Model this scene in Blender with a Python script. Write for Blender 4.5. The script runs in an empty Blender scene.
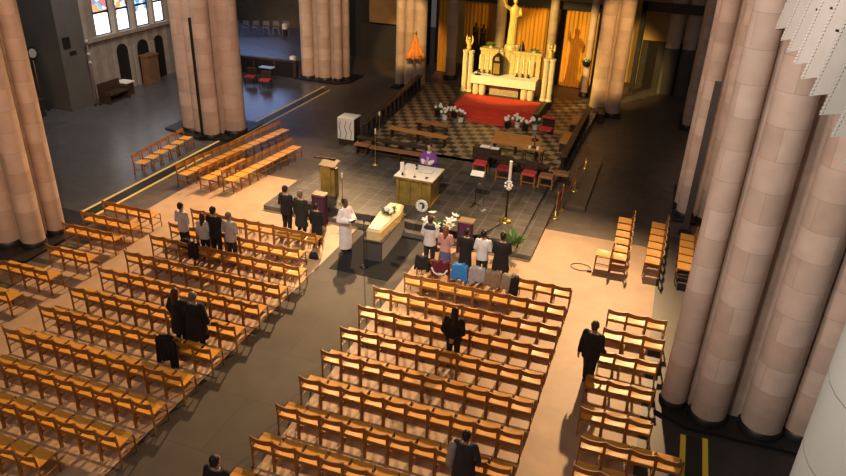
import bpy, math, random
from math import sin, cos, pi, radians
from mathutils import Vector, Matrix
random.seed(7)
SC = bpy.context.scene
COL = SC.collection
V = Vector

# ------------------------------------------------------------------ camera
pitch, yaw, roll = radians(26.98), radians(18.67), radians(2.195)
fwd = V((-sin(yaw)*cos(pitch), cos(yaw)*cos(pitch), -sin(pitch)))
rgt = V((cos(yaw), sin(yaw), 0)); upv = rgt.cross(fwd)
r2 = rgt*cos(roll) + upv*sin(roll); u2 = upv*cos(roll) - rgt*sin(roll)
cam = bpy.data.objects.new('camera', bpy.data.cameras.new('camera')); COL.objects.link(cam)
M = Matrix(((r2.x, u2.x, -fwd.x), (r2.y, u2.y, -fwd.y), (r2.z, u2.z, -fwd.z))).to_4x4()
M.translation = V((7.55, 0, 10.5)); cam.matrix_world = M
cam.data.sensor_width = 36; cam.data.lens = 703/846*36; cam.data.clip_start = 0.1; cam.data.clip_end = 200
SC.camera = cam

# ------------------------------------------------------------------ light and exposure
SC.view_settings.view_transform = 'Standard'; SC.view_settings.look = 'None'
SC.view_settings.gamma = 1; SC.view_settings.exposure = 0.16; SC.view_settings.use_curve_mapping = False
w = bpy.data.worlds.new('world'); SC.world = w; w.use_nodes = True
w.node_tree.nodes['Background'].inputs[0].default_value = (0.84, 0.78, 0.74, 1)
w.node_tree.nodes['Background'].inputs[1].default_value = 0.07
def aim(o, t): o.rotation_euler = (V(t)-o.location).to_track_quat('-Z', 'Y').to_euler()
def spot(name, loc, tgt, power, size, col, blend=.6, rad=.25):
    l = bpy.data.lights.new(name, 'SPOT'); l.energy = power; l.spot_size = radians(size); l.spot_blend = blend
    l.color = col; l.shadow_soft_size = rad
    o = bpy.data.objects.new(name, l); COL.objects.link(o); o.location = loc; aim(o, tgt); return o
def area(name, loc, tgt, power, sx, sy, col):
    l = bpy.data.lights.new(name, 'AREA'); l.shape = 'RECTANGLE'; l.size = sx; l.size_y = sy; l.energy = power; l.color = col
    o = bpy.data.objects.new(name, l); COL.objects.link(o); o.location = loc; aim(o, tgt); return o
WARM = (1, .62, .30); AMB = (1, .52, .10); DAY = (.86, .92, 1)
spot('nave_spot', (-6.5, 31, 11.8), (-3.8, 13, 0), 22000, 52, WARM, 1)
spot('nave_spot', (6.6, 31, 11.8), (4.4, 14.2, 0), 20500, 50, WARM, 1)
spot('crossing_spot', (3, 5, 17), (.0, 21.2, .5), 11500, 36, (1, .82, .64), .6)
spot('crossing_spot', (-1.5, 31, 11), (-8, 22, 0), 7000, 36, WARM, .8)  # unseen spot added to brighten the angled chairs
spot('high_altar_spot', (-8.7, 16, 13), (.4, 36.4, 2.6), 34000, 17, (1, .68, .18), .3, .06)
spot('choir_spot', (3, 24, 14), (.5, 31, 0), 1700, 50, WARM)
spot('curtain_spot', (-.2, 37.4, 7.0), (-1.0, 41.2, 2.6), 380, 80, (1, .55, .05), .8, .2)
spot('apse_spot', (6.2, 24, 9), (5.0, 36.5, 3.4), 7500, 20, (1, .56, .18), .35)
spot('apse_spot', (-2.5, 24, 9), (-6.3, 36.8, 3.0), 7500, 15, (1, .60, .20), .35)
spot('pillar_fill', (2, 4, 15), (-10.6, 14.3, 4.5), 6800, 32, (1, .60, .36), .7)  # unseen spots of this group are added to brighten the pillars
spot('pillar_fill', (1, 6, 16), (-11.3, 25.3, 4.5), 11500, 24, (1, .66, .47), .7)
spot('pillar_fill', (0, 12, 16), (-11, 36, 4), 13500, 20, (1, .60, .32), .7)
spot('pillar_fill', (1, 14, 15), (9.3, 25.2, 5), 5200, 26, (1, .74, .58), .7)
spot('clerestory_spot', (1, 2, 17), (10, 13.9, 7.8), 6000, 38, (1, .79, .69), .7, .6)  # spot added for the near right pillar, standing in for clerestory daylight
spot('gallery_spot', (2.5, -3, 14), (9.2, 7.5, 9.8), 3700, 50, (1, .93, .84), .7, .5)  # unseen spot added to light the parapet and the near shaft
area('camera_side_fill', (-1, -5, 17), (0, 13, 1), 620, 9, 4, (1, .84, .72))  # unseen fill added behind the camera to raise the base light level
area('transept_wall_fill', (-13.5, 24, 13), (-19.3, 29.5, 1.5), 900, 4, 3, (1, .90, .78))  # unseen fill added to lift the dark left wall

# ------------------------------------------------------------------ materials
def mat(name, rgb, rough=.6, metal=0, noise=0, scale=6, bump=0, spec=.5, stretch=None, coat=0):
    m = bpy.data.materials.new(name); m.use_nodes = True
    nt = m.node_tree; b = nt.nodes['Principled BSDF']
    b.inputs['Roughness'].default_value = rough; b.inputs['Metallic'].default_value = metal
    b.inputs['Specular IOR Level'].default_value = spec
    b.inputs['Coat Weight'].default_value = coat
    b.inputs['Base Color'].default_value = (*rgb, 1)
    if noise or bump:
        tc = nt.nodes.new('ShaderNodeTexCoord'); mp = nt.nodes.new('ShaderNodeMapping')
        nt.links.new(tc.outputs['Object'], mp.inputs[0])
        if stretch: mp.inputs['Scale'].default_value = stretch
        n = nt.nodes.new('ShaderNodeTexNoise'); n.inputs['Scale'].default_value = scale; n.inputs['Detail'].default_value = 5
        nt.links.new(mp.outputs[0], n.inputs['Vector'])
        if noise:
            r = nt.nodes.new('ShaderNodeValToRGB')
            r.color_ramp.elements[0].position = .3; r.color_ramp.elements[1].position = .7
            r.color_ramp.elements[0].color = (*[c*(1-noise) for c in rgb], 1)
            r.color_ramp.elements[1].color = (*[min(1, c*(1+noise)) for c in rgb], 1)
            nt.links.new(n.outputs['Fac'], r.inputs[0]); nt.links.new(r.outputs[0], b.inputs['Base Color'])
        if bump:
            bp = nt.nodes.new('ShaderNodeBump'); bp.inputs['Strength'].default_value = bump; bp.inputs['Distance'].default_value = .02
            nt.links.new(n.outputs['Fac'], bp.inputs['Height']); nt.links.new(bp.outputs[0], b.inputs['Normal'])
    return m
def brick_mat(name, c1, c2, cm, bw, rh, mortar=.008, rough=.7, uv=False, offset=.5, rot=0, blot=.18, bump=.25, spec=.4, nscale=2.5):
    m = bpy.data.materials.new(name); m.use_nodes = True
    nt = m.node_tree; b = nt.nodes['Principled BSDF']
    tc = nt.nodes.new('ShaderNodeTexCoord'); mp = nt.nodes.new('ShaderNodeMapping')
    nt.links.new(tc.outputs['UV' if uv else 'Object'], mp.inputs[0]); mp.inputs['Rotation'].default_value = (0, 0, rot)
    br = nt.nodes.new('ShaderNodeTexBrick'); br.offset = offset
    for k, v_ in (('Color1', (*c1, 1)), ('Color2', (*c2, 1)), ('Mortar', (*cm, 1)), ('Scale', 1), ('Mortar Size', mortar), ('Brick Width', bw), ('Row Height', rh), ('Bias', 0.0)):
        br.inputs[k].default_value = v_
    nt.links.new(mp.outputs[0], br.inputs['Vector'])
    n = nt.nodes.new('ShaderNodeTexNoise'); n.inputs['Scale'].default_value = nscale; n.inputs['Detail'].default_value = 6
    nt.links.new(tc.outputs['Object'], n.inputs['Vector'])
    mr = nt.nodes.new('ShaderNodeMapRange'); mr.inputs['From Min'].default_value = .3; mr.inputs['From Max'].default_value = .7
    mr.inputs['To Min'].default_value = 1-blot; mr.inputs['To Max'].default_value = 1+blot
    nt.links.new(n.outputs['Fac'], mr.inputs['Value'])
    mx = nt.nodes.new('ShaderNodeVectorMath'); mx.operation = 'SCALE'
    nt.links.new(br.outputs['Color'], mx.inputs[0]); nt.links.new(mr.outputs[0], mx.inputs['Scale'])
    nt.links.new(mx.outputs[0], b.inputs['Base Color'])
    b.inputs['Roughness'].default_value = rough; b.inputs['Specular IOR Level'].default_value = spec
    if bump:
        bp = nt.nodes.new('ShaderNodeBump'); bp.inputs['Strength'].default_value = bump; bp.inputs['Distance'].default_value = .02; bp.invert = True
        nt.links.new(br.outputs['Fac'], bp.inputs['Height']); nt.links.new(bp.outputs[0], b.inputs['Normal'])
    return m
def emis(name, rgb, s):
    m = bpy.data.materials.new(name); m.use_nodes = True; b = m.node_tree.nodes['Principled BSDF']
    b.inputs['Base Color'].default_value = (*rgb, 1); b.inputs['Emission Color'].default_value = (*rgb, 1); b.inputs['Emission Strength'].default_value = s
    return m
def check_mat():
    # small two-tone triangular tiling of the sanctuary floor
    m = bpy.data.materials.new('sanctuary_tiles'); m.use_nodes = True; nt = m.node_tree; b = nt.nodes['Principled BSDF']
    tc = nt.nodes.new('ShaderNodeTexCoord'); mp = nt.nodes.new('ShaderNodeMapping'); mp.inputs['Rotation'].default_value = (0, 0, radians(18))
    nt.links.new(tc.outputs['Object'], mp.inputs[0])
    ck = nt.nodes.new('ShaderNodeTexChecker'); ck.inputs['Scale'].default_value = 2.6
    ck.inputs['Color1'].default_value = (.040, .031, .021, 1); ck.inputs['Color2'].default_value = (.31, .235, .145, 1)
    nt.links.new(mp.outputs[0], ck.inputs['Vector'])
    n = nt.nodes.new('ShaderNodeTexNoise'); n.inputs['Scale'].default_value = 3.0; n.inputs['Detail'].default_value = 4
    nt.links.new(tc.outputs['Object'], n.inputs['Vector'])
    mr = nt.nodes.new('ShaderNodeMapRange'); mr.inputs['To Min'].default_value = .45; mr.inputs['To Max'].default_value = 1.35
    nt.links.new(n.outputs['Fac'], mr.inputs['Value'])
    mx = nt.nodes.new('ShaderNodeVectorMath'); mx.operation = 'SCALE'
    nt.links.new(ck.outputs['Color'], mx.inputs[0]); nt.links.new(mr.outputs[0], mx.inputs['Scale']); nt.links.new(mx.outputs[0], b.inputs['Base Color'])
    b.inputs['Roughness'].default_value = .4
    return m
def glass_mat(seed):
    # daylight through a leaded window: coloured pieces above, plain pale glass below
    m = bpy.data.materials.new('stained_glass'); m.use_nodes = True; nt = m.node_tree; b = nt.nodes['Principled BSDF']
    tc = nt.nodes.new('ShaderNodeTexCoord'); mp = nt.nodes.new('ShaderNodeMapping'); mp.inputs['Location'].default_value = (seed*3.1, seed*1.7, 0)
    nt.links.new(tc.outputs['Object'], mp.inputs[0])
    vo = nt.nodes.new('ShaderNodeTexVoronoi'); vo.inputs['Scale'].default_value = 3.2
    nt.links.new(mp.outputs[0], vo.inputs['Vector'])
    sep = nt.nodes.new('ShaderNodeSeparateColor'); nt.links.new(vo.outputs['Color'], sep.inputs[0])
    rp = nt.nodes.new('ShaderNodeValToRGB'); rp.color_ramp.interpolation = 'CONSTANT'; cr = rp.color_ramp
    pal = [(.10, .28, .46), (.85, .86, .88), (.30, .55, .62), (.55, .20, .06), (.08, .16, .35), (.75, .42, .12), (.9, .9, .92), (.28, .10, .12)]
    cr.elements[0].color = (*pal[0], 1); cr.elements[1].position = .875; cr.elements[1].color = (*pal[7], 1)
    for i in range(1, 7): e = cr.elements.new(i/8); e.color = (*pal[i], 1)
    nt.links.new(sep.outputs[0], rp.inputs[0])
    sx = nt.nodes.new('ShaderNodeSeparateXYZ'); nt.links.new(tc.outputs['Object'], sx.inputs[0])
    n = nt.nodes.new('ShaderNodeTexNoise'); n.inputs['Scale'].default_value = 2.2; nt.links.new(mp.outputs[0], n.inputs['Vector'])
    ad = nt.nodes.new('ShaderNodeMath'); nt.links.new(sx.outputs[2], ad.inputs[0]); nt.links.new(n.outputs['Fac'], ad.inputs[1])
    gt = nt.nodes.new('ShaderNodeMath'); gt.operation = 'GREATER_THAN'; gt.inputs[1].default_value = (4.55, 4.35, 4.3, 4.9)[seed]
    nt.links.new(ad.outputs[0], gt.inputs[0])
    mx = nt.nodes.new('ShaderNodeMix'); mx.data_type = 'RGBA'
    mx.inputs[6].default_value = (.9, .92, .95, 1)
    nt.links.new(gt.outputs[0], mx.inputs[0]); nt.links.new(rp.outputs[0], mx.inputs[7])
    nt.links.new(mx.outputs[2], b.inputs['Emission Color']); b.inputs['Emission Strength'].default_value = 2.3
    b.inputs['Base Color'].default_value = (.1, .1, .1, 1)
    return m
STONE = brick_mat('pillar_stone', (.47, .345, .268), (.60, .465, .38), (.40, .295, .23), 1.1, .62, .006, uv=True, blot=.10, bump=.15)
STONE2 = brick_mat('pale_pillar_stone', (.52, .50, .45), (.56, .54, .49), (.24, .23, .21), 2.953, .425, .004, uv=True, blot=.05, offset=0)
WALLM = brick_mat('wall_stone', (.30, .255, .215), (.34, .29, .245), (.25, .215, .18), .8, .4, .006, blot=.15, bump=.1)
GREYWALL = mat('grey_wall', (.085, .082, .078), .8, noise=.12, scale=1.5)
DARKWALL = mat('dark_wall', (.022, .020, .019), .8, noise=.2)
DARKST = mat('dark_plinth_stone', (.012, .011, .011), .45)
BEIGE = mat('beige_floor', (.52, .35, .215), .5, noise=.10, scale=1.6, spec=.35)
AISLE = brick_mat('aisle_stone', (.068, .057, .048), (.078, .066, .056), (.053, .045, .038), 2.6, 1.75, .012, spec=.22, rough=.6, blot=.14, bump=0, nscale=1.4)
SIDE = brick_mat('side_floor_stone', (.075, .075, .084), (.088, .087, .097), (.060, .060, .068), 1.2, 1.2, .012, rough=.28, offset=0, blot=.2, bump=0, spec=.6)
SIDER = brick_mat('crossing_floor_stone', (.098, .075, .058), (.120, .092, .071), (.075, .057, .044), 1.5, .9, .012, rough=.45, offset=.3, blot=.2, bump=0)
TILE = brick_mat('platform_tiles', (.050, .043, .038), (.098, .084, .072), (.15, .13, .108), .52, .52, .016, rough=.5, offset=0, blot=.3, bump=.1)
DAISM = brick_mat('small_platform_stone', (.11, .075, .045), (.13, .09, .055), (.09, .062, .04), .9, .9, .01, rough=.4, blot=.2, bump=0)
CHECK = check_mat()
MAT_ = mat('black_mat', (.010, .010, .010), .95, noise=.15, scale=20)
YEL = mat('strip_yellow', (.80, .62, .20), .5); YEL_LIT = mat('strip_yellow_lit', (.90, .62, .05), .5)  # same strips both sides; brighter light on the right put into its colour
SEATM = mat('seat_plywood', (.78, .37, .055), .38, noise=.12, scale=5, stretch=(1, 6, 1), spec=.38)
WOOD = mat('chair_wood', (.35, .15, .034), .42, noise=.2, scale=7, stretch=(1, 1, 5), spec=.5)
WOOD2 = mat('bench_wood', (.42, .20, .055), .4, noise=.2, scale=5, stretch=(1, 6, 6))
DWOOD = mat('dark_wood', (.045, .025, .014), .5, noise=.25, scale=4)
LEATHER = mat('brown_leather', (.33, .145, .06), .5, noise=.1)
OAK = mat('confessional_oak', (.17, .095, .045), .55, noise=.2, scale=4)
BLACK = mat('black_metal', (.012, .012, .012), .4)
WHITE = mat('white_linen', (.82, .80, .75), .75, noise=.04, scale=8, bump=.1)
WAX = mat('candle_wax', (.88, .84, .74), .5)
RED = mat('red_carpet', (.60, .05, .025), .9, noise=.15, scale=18)
REDC = mat('red_cushion', (.62, .06, .055), .7, noise=.1)
GOLD = mat('gilded_metal', (.62, .42, .12), .35, metal=.7, noise=.15, scale=5)
BRASS = mat('brass', (.80, .56, .16), .25, metal=.9)
OLIVE = mat('gilded_altar_panel', (.36, .26, .07), .42, metal=.35, noise=.3, scale=4, bump=.15)
BRONZE = mat('dark_bronze', (.05, .036, .022), .4, metal=.6)
GILT = mat('gilded_statue', (.80, .62, .20), .45, metal=.15, noise=.1, scale=6)
CURT = mat('orange_curtain', (.62, .30, .035), .8, noise=.1, scale=2, stretch=(4, 4, .3))
ALABASTER = mat('altar_stone', (.72, .62, .46), .5, noise=.12, scale=6)
REREDOS = mat('gilded_reredos', (.72, .56, .26), .45, metal=.2, noise=.25, scale=9, bump=.3)
GREEN = mat('leaf_green', (.045, .11, .025), .55, noise=.3, scale=10)
LGREEN = mat('light_leaf_green', (.12, .22, .05), .55, noise=.3, scale=10)
PETAL = mat('white_petal', (.86, .86, .80), .6)
CASKET = mat('pale_casket_wood', (.78, .60, .30), .4, noise=.12, scale=4, stretch=(5, 1, 5))
PALL = mat('grey_pall', (.34, .33, .33), .8, noise=.06, scale=4, bump=.1)
DGREY = mat('dark_grey_pall', (.075, .072, .07), .8)
PURPLE = mat('purple_vestment', (.20, .05, .30), .7, noise=.12, scale=6)
LILAC = mat('lilac_panel', (.46, .30, .52), .7)
DPURP = mat('dark_purple_cloth', (.085, .018, .075), .8)
ROPE = mat('red_rope', (.36, .05, .03), .7)
UMB = mat('orange_silk', (.80, .30, .05), .55, noise=.1)
PANEL = mat('ochre_panel', (.33, .20, .075), .7, noise=.1, scale=2)
PLEAT = mat('pale_grey_stone', (.44, .41, .37), .7, noise=.05, scale=5)
PLEATW = mat('pierced_white_edge', (.56, .53, .49), .7)
CARPET = brick_mat('striped_carpet', (.085, .085, .115), (.12, .12, .155), (.05, .05, .065), 60, .42, .10, rough=.35, blot=.1, bump=0, rot=radians(24))
STEEL = mat('brushed_steel', (.25, .25, .27), .4, metal=.5)
PAPER = mat('white_paper', (.85, .85, .83), .7)

# ------------------------------------------------------------------ mesh builder
class MB:
    def __init__(s): s.v = []; s.f = []; s.sm = []; s.mi = []; s.uv = {}; s.m = 0
    def add(s, vs, fs, smooth=False, uvs=None):
        o = len(s.v); s.v += [tuple(p) for p in vs]
        for i, f in enumerate(fs):
            if uvs: s.uv[len(s.f)] = uvs[i]
            s.f.append(tuple(o+k for k in f)); s.sm.append(smooth); s.mi.append(s.m)
        return s
    def box(s, x0, y0, z0, x1, y1, z1):
        return s.add([(x0,y0,z0),(x1,y0,z0),(x1,y1,z0),(x0,y1,z0),(x0,y0,z1),(x1,y0,z1),(x1,y1,z1),(x0,y1,z1)],
                     [(0,3,2,1),(4,5,6,7),(0,1,5,4),(1,2,6,5),(2,3,7,6),(3,0,4,7)])
    def cbox(s, c, d): return s.box(c[0]-d[0]/2, c[1]-d[1]/2, c[2]-d[2]/2, c[0]+d[0]/2, c[1]+d[1]/2, c[2]+d[2]/2)
    def prism(s, poly, z0, z1):
        n = len(poly)
        return s.add([(x,y,z0) for x,y in poly]+[(x,y,z1) for x,y in poly], [tuple(range(n))[::-1], tuple(range(n,2*n))]+[(i,(i+1)%n,n+(i+1)%n,n+i) for i in range(n)])
    def lathe(s, prof, c=(0,0), n=16, sx=1, sy=1, smooth=True, a0=0):
        vs = []; fs = []; uvs = []
        for (r, z) in prof:
            for i in range(n):
                a = a0+2*pi*i/n; vs.append((c[0]+r*cos(a)*sx, c[1]+r*sin(a)*sy, z))
        rm = max(r for r, z in prof)
        for j in range(len(prof)-1):
            for i in range(n):
                k = (i+1) % n
                fs.append((j*n+i, j*n+k, (j+1)*n+k, (j+1)*n+i))
                u0, u1 = 2*pi*rm*i/n, 2*pi*rm*(i+1)/n
                uvs.append(((u0,prof[j][1]),(u1,prof[j][1]),(u1,prof[j+1][1]),(u0,prof[j+1][1])))
        s.add(vs, fs, smooth, uvs)
        return s.add(vs[:n], [tuple(range(n))[::-1]]).add(vs[-n:], [tuple(range(n))])
    def cap(s, p0, p1, r0, r1, n=10, k=3):
        # tapered capsule
        p0, p1 = V(p0), V(p1); d = p1-p0; L = d.length
        d = d.normalized() if L > 1e-6 else V((0,0,1))
        a = d.orthogonal().normalized(); b = d.cross(a)
        rings = [(p0-d*r0*cos(pi/2*j/k), r0*max(.02, sin(pi/2*j/k))) for j in range(k+1)] + [(p1+d*r1*sin(pi/2*j/k), r1*max(.02, cos(pi/2*j/k))) for j in range(k+1)]
        return s._rings([(c, a*r, b*r) for c, r in rings], n)
    def _rings(s, rings, n=12, smooth=True):
        vs = []; fs = []
        for c, a, b in rings:
            for i in range(n): t = 2*pi*i/n; vs.append(V(c)+V(a)*cos(t)+V(b)*sin(t))
        m = len(rings)
        for j in range(m-1):
            for i in range(n): k = (i+1) % n; fs.append((j*n+i, j*n+k, (j+1)*n+k, (j+1)*n+i))
        fs.append(tuple(range(n))[::-1]); fs.append(tuple((m-1)*n+i for i in range(n)))
        return s.add(vs, fs, smooth)
    def loft(s, rings, n=20):   # rings: (cx, cy, z, rx, ry)
        return s._rings([(V((x,y,z)), V((rx,0,0)), V((0,ry,0))) for x,y,z,rx,ry in rings], n)
    def ball(s, c, rx, ry=None, rz=None, n=12, k=8):
        ry = ry or rx; rz = rz or rx
        return s._rings([(V((c[0],c[1],c[2]-rz*cos(pi*j/k))), V((rx*max(.03,sin(pi*j/k)),0,0)), V((0,ry*max(.03,sin(pi*j/k)),0))) for j in range(k+1)], n)
    def tube(s, pts, r, n=6):
        pts = [V(p) for p in pts]; rings = []; a = None
        for i, p in enumerate(pts):
            d = (pts[min(i+1,len(pts)-1)]-pts[max(i-1,0)]).normalized()
            a = d.orthogonal().normalized() if a is None else (a-d*a.dot(d)).normalized()
            rr = r[i] if isinstance(r, (list, tuple)) else r
            rings.append((p, a*rr, d.cross(a)*rr))
        return s._rings(rings, n)
    def bar(s, p0, p1, w_, h_=None): # rectangular bar
        p0, p1 = V(p0), V(p1); h_ = h_ or w_; d = (p1-p0).normalized()
        x = d.cross(V((0,0,1))); x = V((1,0,0)) if x.length < .2 else x.normalized(); y = x.cross(d)
        vs = [p+x*w_/2*i+y*h_/2*j for p in (p0,p1) for i,j in ((-1,-1),(1,-1),(1,1),(-1,1))]
        return s.add(vs, [(0,1,2,3)[::-1],(4,5,6,7),(0,1,5,4),(1,2,6,5),(2,3,7,6),(3,0,4,7)])
    def leaf(s, p, d, L, wd, droop=.3):
        p = V(p); d = V(d).normalized(); side = d.cross(V((0,0,1)))
        side = V((1,0,0)) if side.length < .1 else side.normalized()
        dn = V((0,0,-droop*L)); up = side.cross(d)*.006
        a, b_ = p+d*L*.5+side*wd+dn*.25, p+d*L*.5-side*wd+dn*.25; t = p+d*L+dn
        return s.add([p+up, a+up, t, b_+up, p-up, a-up, b_-up], [(0,1,2,3),(4,6,2,5),(0,4,5,1),(0,3,6,4),(1,5,2),(3,2,6)])
    def mesh(s, name, mats):
        me = bpy.data.meshes.new(name); me.from_pydata(s.v, [], s.f)
        me.polygons.foreach_set('use_smooth', s.sm)
        if s.uv:
            ul = me.uv_layers.new(name='UVMap')
            for fi, us in s.uv.items():
                p = me.polygons[fi]
                for j, li in enumerate(p.loop_indices): ul.data[li].uv = us[j]
        for m in (mats if isinstance(mats, (list, tuple)) else [mats]): me.materials.append(m)
        me.polygons.foreach_set('material_index', s.mi)
        me.update(); return me
    def obj(s, name, mats, parent=None, loc=(0,0,0), rz=0, bevel=0):
        return link(name, s.mesh(name, mats), parent, loc, rz, bevel)
    def remesh(s, name, m, vox=.012, it=2):
        me0 = s.mesh('tmp', m); o = bpy.data.objects.new('tmp', me0); COL.objects.link(o)
        r = o.modifiers.new('r', 'REMESH'); r.mode = 'VOXEL'; r.voxel_size = vox; r.use_smooth_shade = True
        if it: k = o.modifiers.new('s', 'SMOOTH'); k.factor = .5; k.iterations = it
        dg = bpy.context.evaluated_depsgraph_get(); dg.update()
        me = bpy.data.meshes.new_from_object(o.evaluated_get(dg)); me.name = name
        bpy.data.objects.remove(o); bpy.data.meshes.remove(me0)
        me.materials.clear(); me.materials.append(m); return me
def link(name, me, parent=None, loc=(0,0,0), rz=0, bevel=0):
    o = bpy.data.objects.new(name, me); COL.objects.link(o); o.location = loc; o.rotation_euler = (0,0,rz)
    if parent: o.parent = parent
    if bevel:
        b = o.modifiers.new('bevel', 'BEVEL'); b.width = bevel; b.segments = 2; b.limit_method = 'ANGLE'
    return o
def tag(o, label=None, cat=None, group=None, kind=None):
    if label: o['label'] = label
    if cat: o['category'] = cat
    if group: o['group'] = group
    if kind: o['kind'] = kind
    return o
def thing(name, label, cat, loc=(0,0,0), rz=0, group=None):
    o = bpy.data.objects.new(name, None); COL.objects.link(o); o.location = loc; o.rotation_euler = (0,0,rz); o.empty_display_size = .1
    return tag(o, label, cat, group)
def dup(root, loc, rz, label=None, group=None):
    r = root.copy(); COL.objects.link(r); r.location = loc; r.rotation_euler = (0,0,rz)
    if label: r['label'] = label
    if group: r['group'] = group
    for ch in root.children:
        c_ = ch.copy(); COL.objects.link(c_); c_.parent = r
        for g in ch.children:
            d = g.copy(); COL.objects.link(d); d.parent = c_
    return r
def struct(name, mb, m, **k): return tag(mb.obj(name, m, **k), kind='structure')
ORD = ['first','second','third','fourth','fifth','sixth','seventh','eighth','ninth','tenth','eleventh','twelfth','thirteenth','fourteenth','fifteenth']

# ------------------------------------------------------------------ floors
P, SZ, DZ = .34, .34, .82      # platform, sanctuary, high-altar predella heights
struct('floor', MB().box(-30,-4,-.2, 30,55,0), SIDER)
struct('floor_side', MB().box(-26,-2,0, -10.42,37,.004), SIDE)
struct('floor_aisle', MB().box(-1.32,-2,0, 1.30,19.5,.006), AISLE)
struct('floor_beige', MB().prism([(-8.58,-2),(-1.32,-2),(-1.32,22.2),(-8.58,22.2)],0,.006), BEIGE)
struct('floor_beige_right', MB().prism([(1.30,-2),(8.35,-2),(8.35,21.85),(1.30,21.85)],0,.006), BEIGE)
struct('floor_side_right', MB().box(8.35,-2,0, 26,23,.004), mat('right_side_floor_stone', (.034,.031,.030), .4, noise=.15, scale=1.5))
for x,y0,y1,nm in ((-10.42,15.9,35,'trim_1'),(-9.83,16.5,34.4,'trim_2'),(9.28,9.5,12.95,'trim_3'),(9.73,9.5,13.0,'trim_4')):
    struct(nm, MB().box(x-.055,y0,.004, x+.055,y1,.014), YEL if x < 0 else YEL_LIT)
struct('trim_11', MB().box(-10.34,15.9,.004, -9.91,34.4,.010), DARKST)
struct('trim_12', MB().box(9.36,9.5,.004, 9.65,12.95,.010), DARKST)
# altar platform with two steps, sanctuary pavement, predella with red carpeted steps
pf = thing('altar_platform', 'grey tiled platform with two steps below the white clothed altar', 'platform', (0,19.4,0)); pf['kind'] = 'structure'
MB().box(-4.95,0,0, 4.57,7,.17).obj('step', TILE, pf)
MB().box(-4.5,.38,.17, 4.05,7,P).obj('step', TILE, pf)
struct('floor_sanctuary', MB().prism([(-4.55,26.1),(4.3,26.1),(4.6,37.2),(-5.2,37.2)],0,SZ), CHECK)
struct('floor_predella', MB().prism([(-2.3,32.2),(2.15,32.2),(2.15,36.4),(-2.3,36.4)],SZ,DZ), DWOOD)
rc = tag(MB().box(-2.0,32.22,DZ,1.9,34.3,DZ+.012).obj('red_carpet', RED), 'red carpet covering the platform and steps before the high altar', 'carpet')
MB().box(-2.0,32.185,SZ,1.9,32.2,DZ).obj('carpet_front', RED, rc)
for k in range(3):
    h = SZ+.12*(3-k); y = 32.2-.32*(k+1)
    st = MB().box(-.95,y,SZ+.0,.8,y+.32,h).obj('step', RED, rc)
for s_ in (-1, 1):
    MB().prism([(s_*1.0-.1,31.75),(s_*2.7-.1,31.6),(s_*3.0-.1,32.05),(s_*1.0-.1,32.19)][::s_],SZ,SZ+.03).obj('side_runner', RED, rc)
tag(MB().box(4.9,23.8,0,5.62,28.9,.15).obj('low_platform', DAISM, bevel=.01), 'narrow brown stone platform beside the gilded rope posts', 'platform')
tag(MB().box(-.97,16.5,.006,.93,19.38,.018).obj('floor_mat', MAT_), 'black mat in the aisle under the coffin', 'mat')

# ------------------------------------------------------------------ pillars
def pillar(label, shafts, core, plinth, top=15, m=STONE, ph=.22):
    cx = sum(s[0] for s in shafts)/len(shafts); cy = sum(s[1] for s in shafts)/len(shafts)
    t = thing('pillar', label, 'pillar', (cx,cy,0), group='clustered stone pillars'); t['kind'] = 'structure'
    if core: MB().prism([(x-cx,y-cy) for x,y in core],0,top).obj('pillar_core', mat_core, t)
    for (x,y,r) in shafts:
        MB().lathe([(r,ph),(r,top)],(x-cx,y-cy),28).obj('shaft', m, t)
        MB().lathe([(r*1.12,0),(r*1.12,ph*.7),(r,ph)],(x-cx,y-cy),28).obj('shaft_base', DARKST, t)
    if plinth: MB().prism([(x-cx,y-cy) for x,y in plinth],0,.08).obj('plinth', DARKST, t)
    return t
mat_core = mat('pillar_core_stone', (.40,.30,.235), .75, noise=.12, scale=2.5)
def rect(x0,y0,x1,y1): return [(x0,y0),(x1,y0),(x1,y1),(x0,y1)]
pillar('nearest right pillar of round pinkish shafts by the yellow strips',
  [(9.01,13.94,.28),(9.75,13.71,.37),(10.85,13.76,.42),(11.68,14.0,.42),(9.25,14.75,.34),(9.4,15.9,.42),(9.6,16.7,.3),(12.5,14.2,.3)],
  [(9.1,14.0),(9.6,13.9),(12.4,14.0),(12.4,16.6),(9.4,16.6)], [(8.62,13.5),(9.3,13.15),(12.6,13.2),(12.9,14),(12.9,17),(8.7,17.1)])
pillar('second right pillar, behind the chairs facing left',
  [(9.02,24.97,.30),(9.72,24.75,.30),(9.0,25.75,.36),(10.6,24.75,.42),(11.5,24.9,.42)], rect(9.1,24.9,11.6,27.4), rect(8.6,24.3,12.2,27.8))
pillar('far right pillar behind the second right pillar',
  [(8.93,35.99,.27),(9.7,35.8,.34),(10.7,35.8,.42),(9.0,36.8,.36)], rect(9.0,36,11.6,38), rect(8.55,35.5,12,38.4))
pillar('right choir pillar with two pale shafts beside the dark opening',
  [(4.39,36.65,.39),(5.22,36.44,.36),(4.85,37.3,.4)], [(4.45,36.6),(5.2,36.45),(5.35,37.2),(4.6,37.4)], rect(3.95,36.0,5.7,37.8))
pillar('left choir pillar behind the orange umbrella',
  [(-6.63,36.8,.25),(-6.08,36.78,.26),(-5.49,36.8,.36),(-6.1,37.2,.3)], [(-6.7,36.8),(-5.4,36.75),(-5.5,37.4),(-6.6,37.5)], rect(-7.0,36.3,-5.0,37.9))
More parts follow.
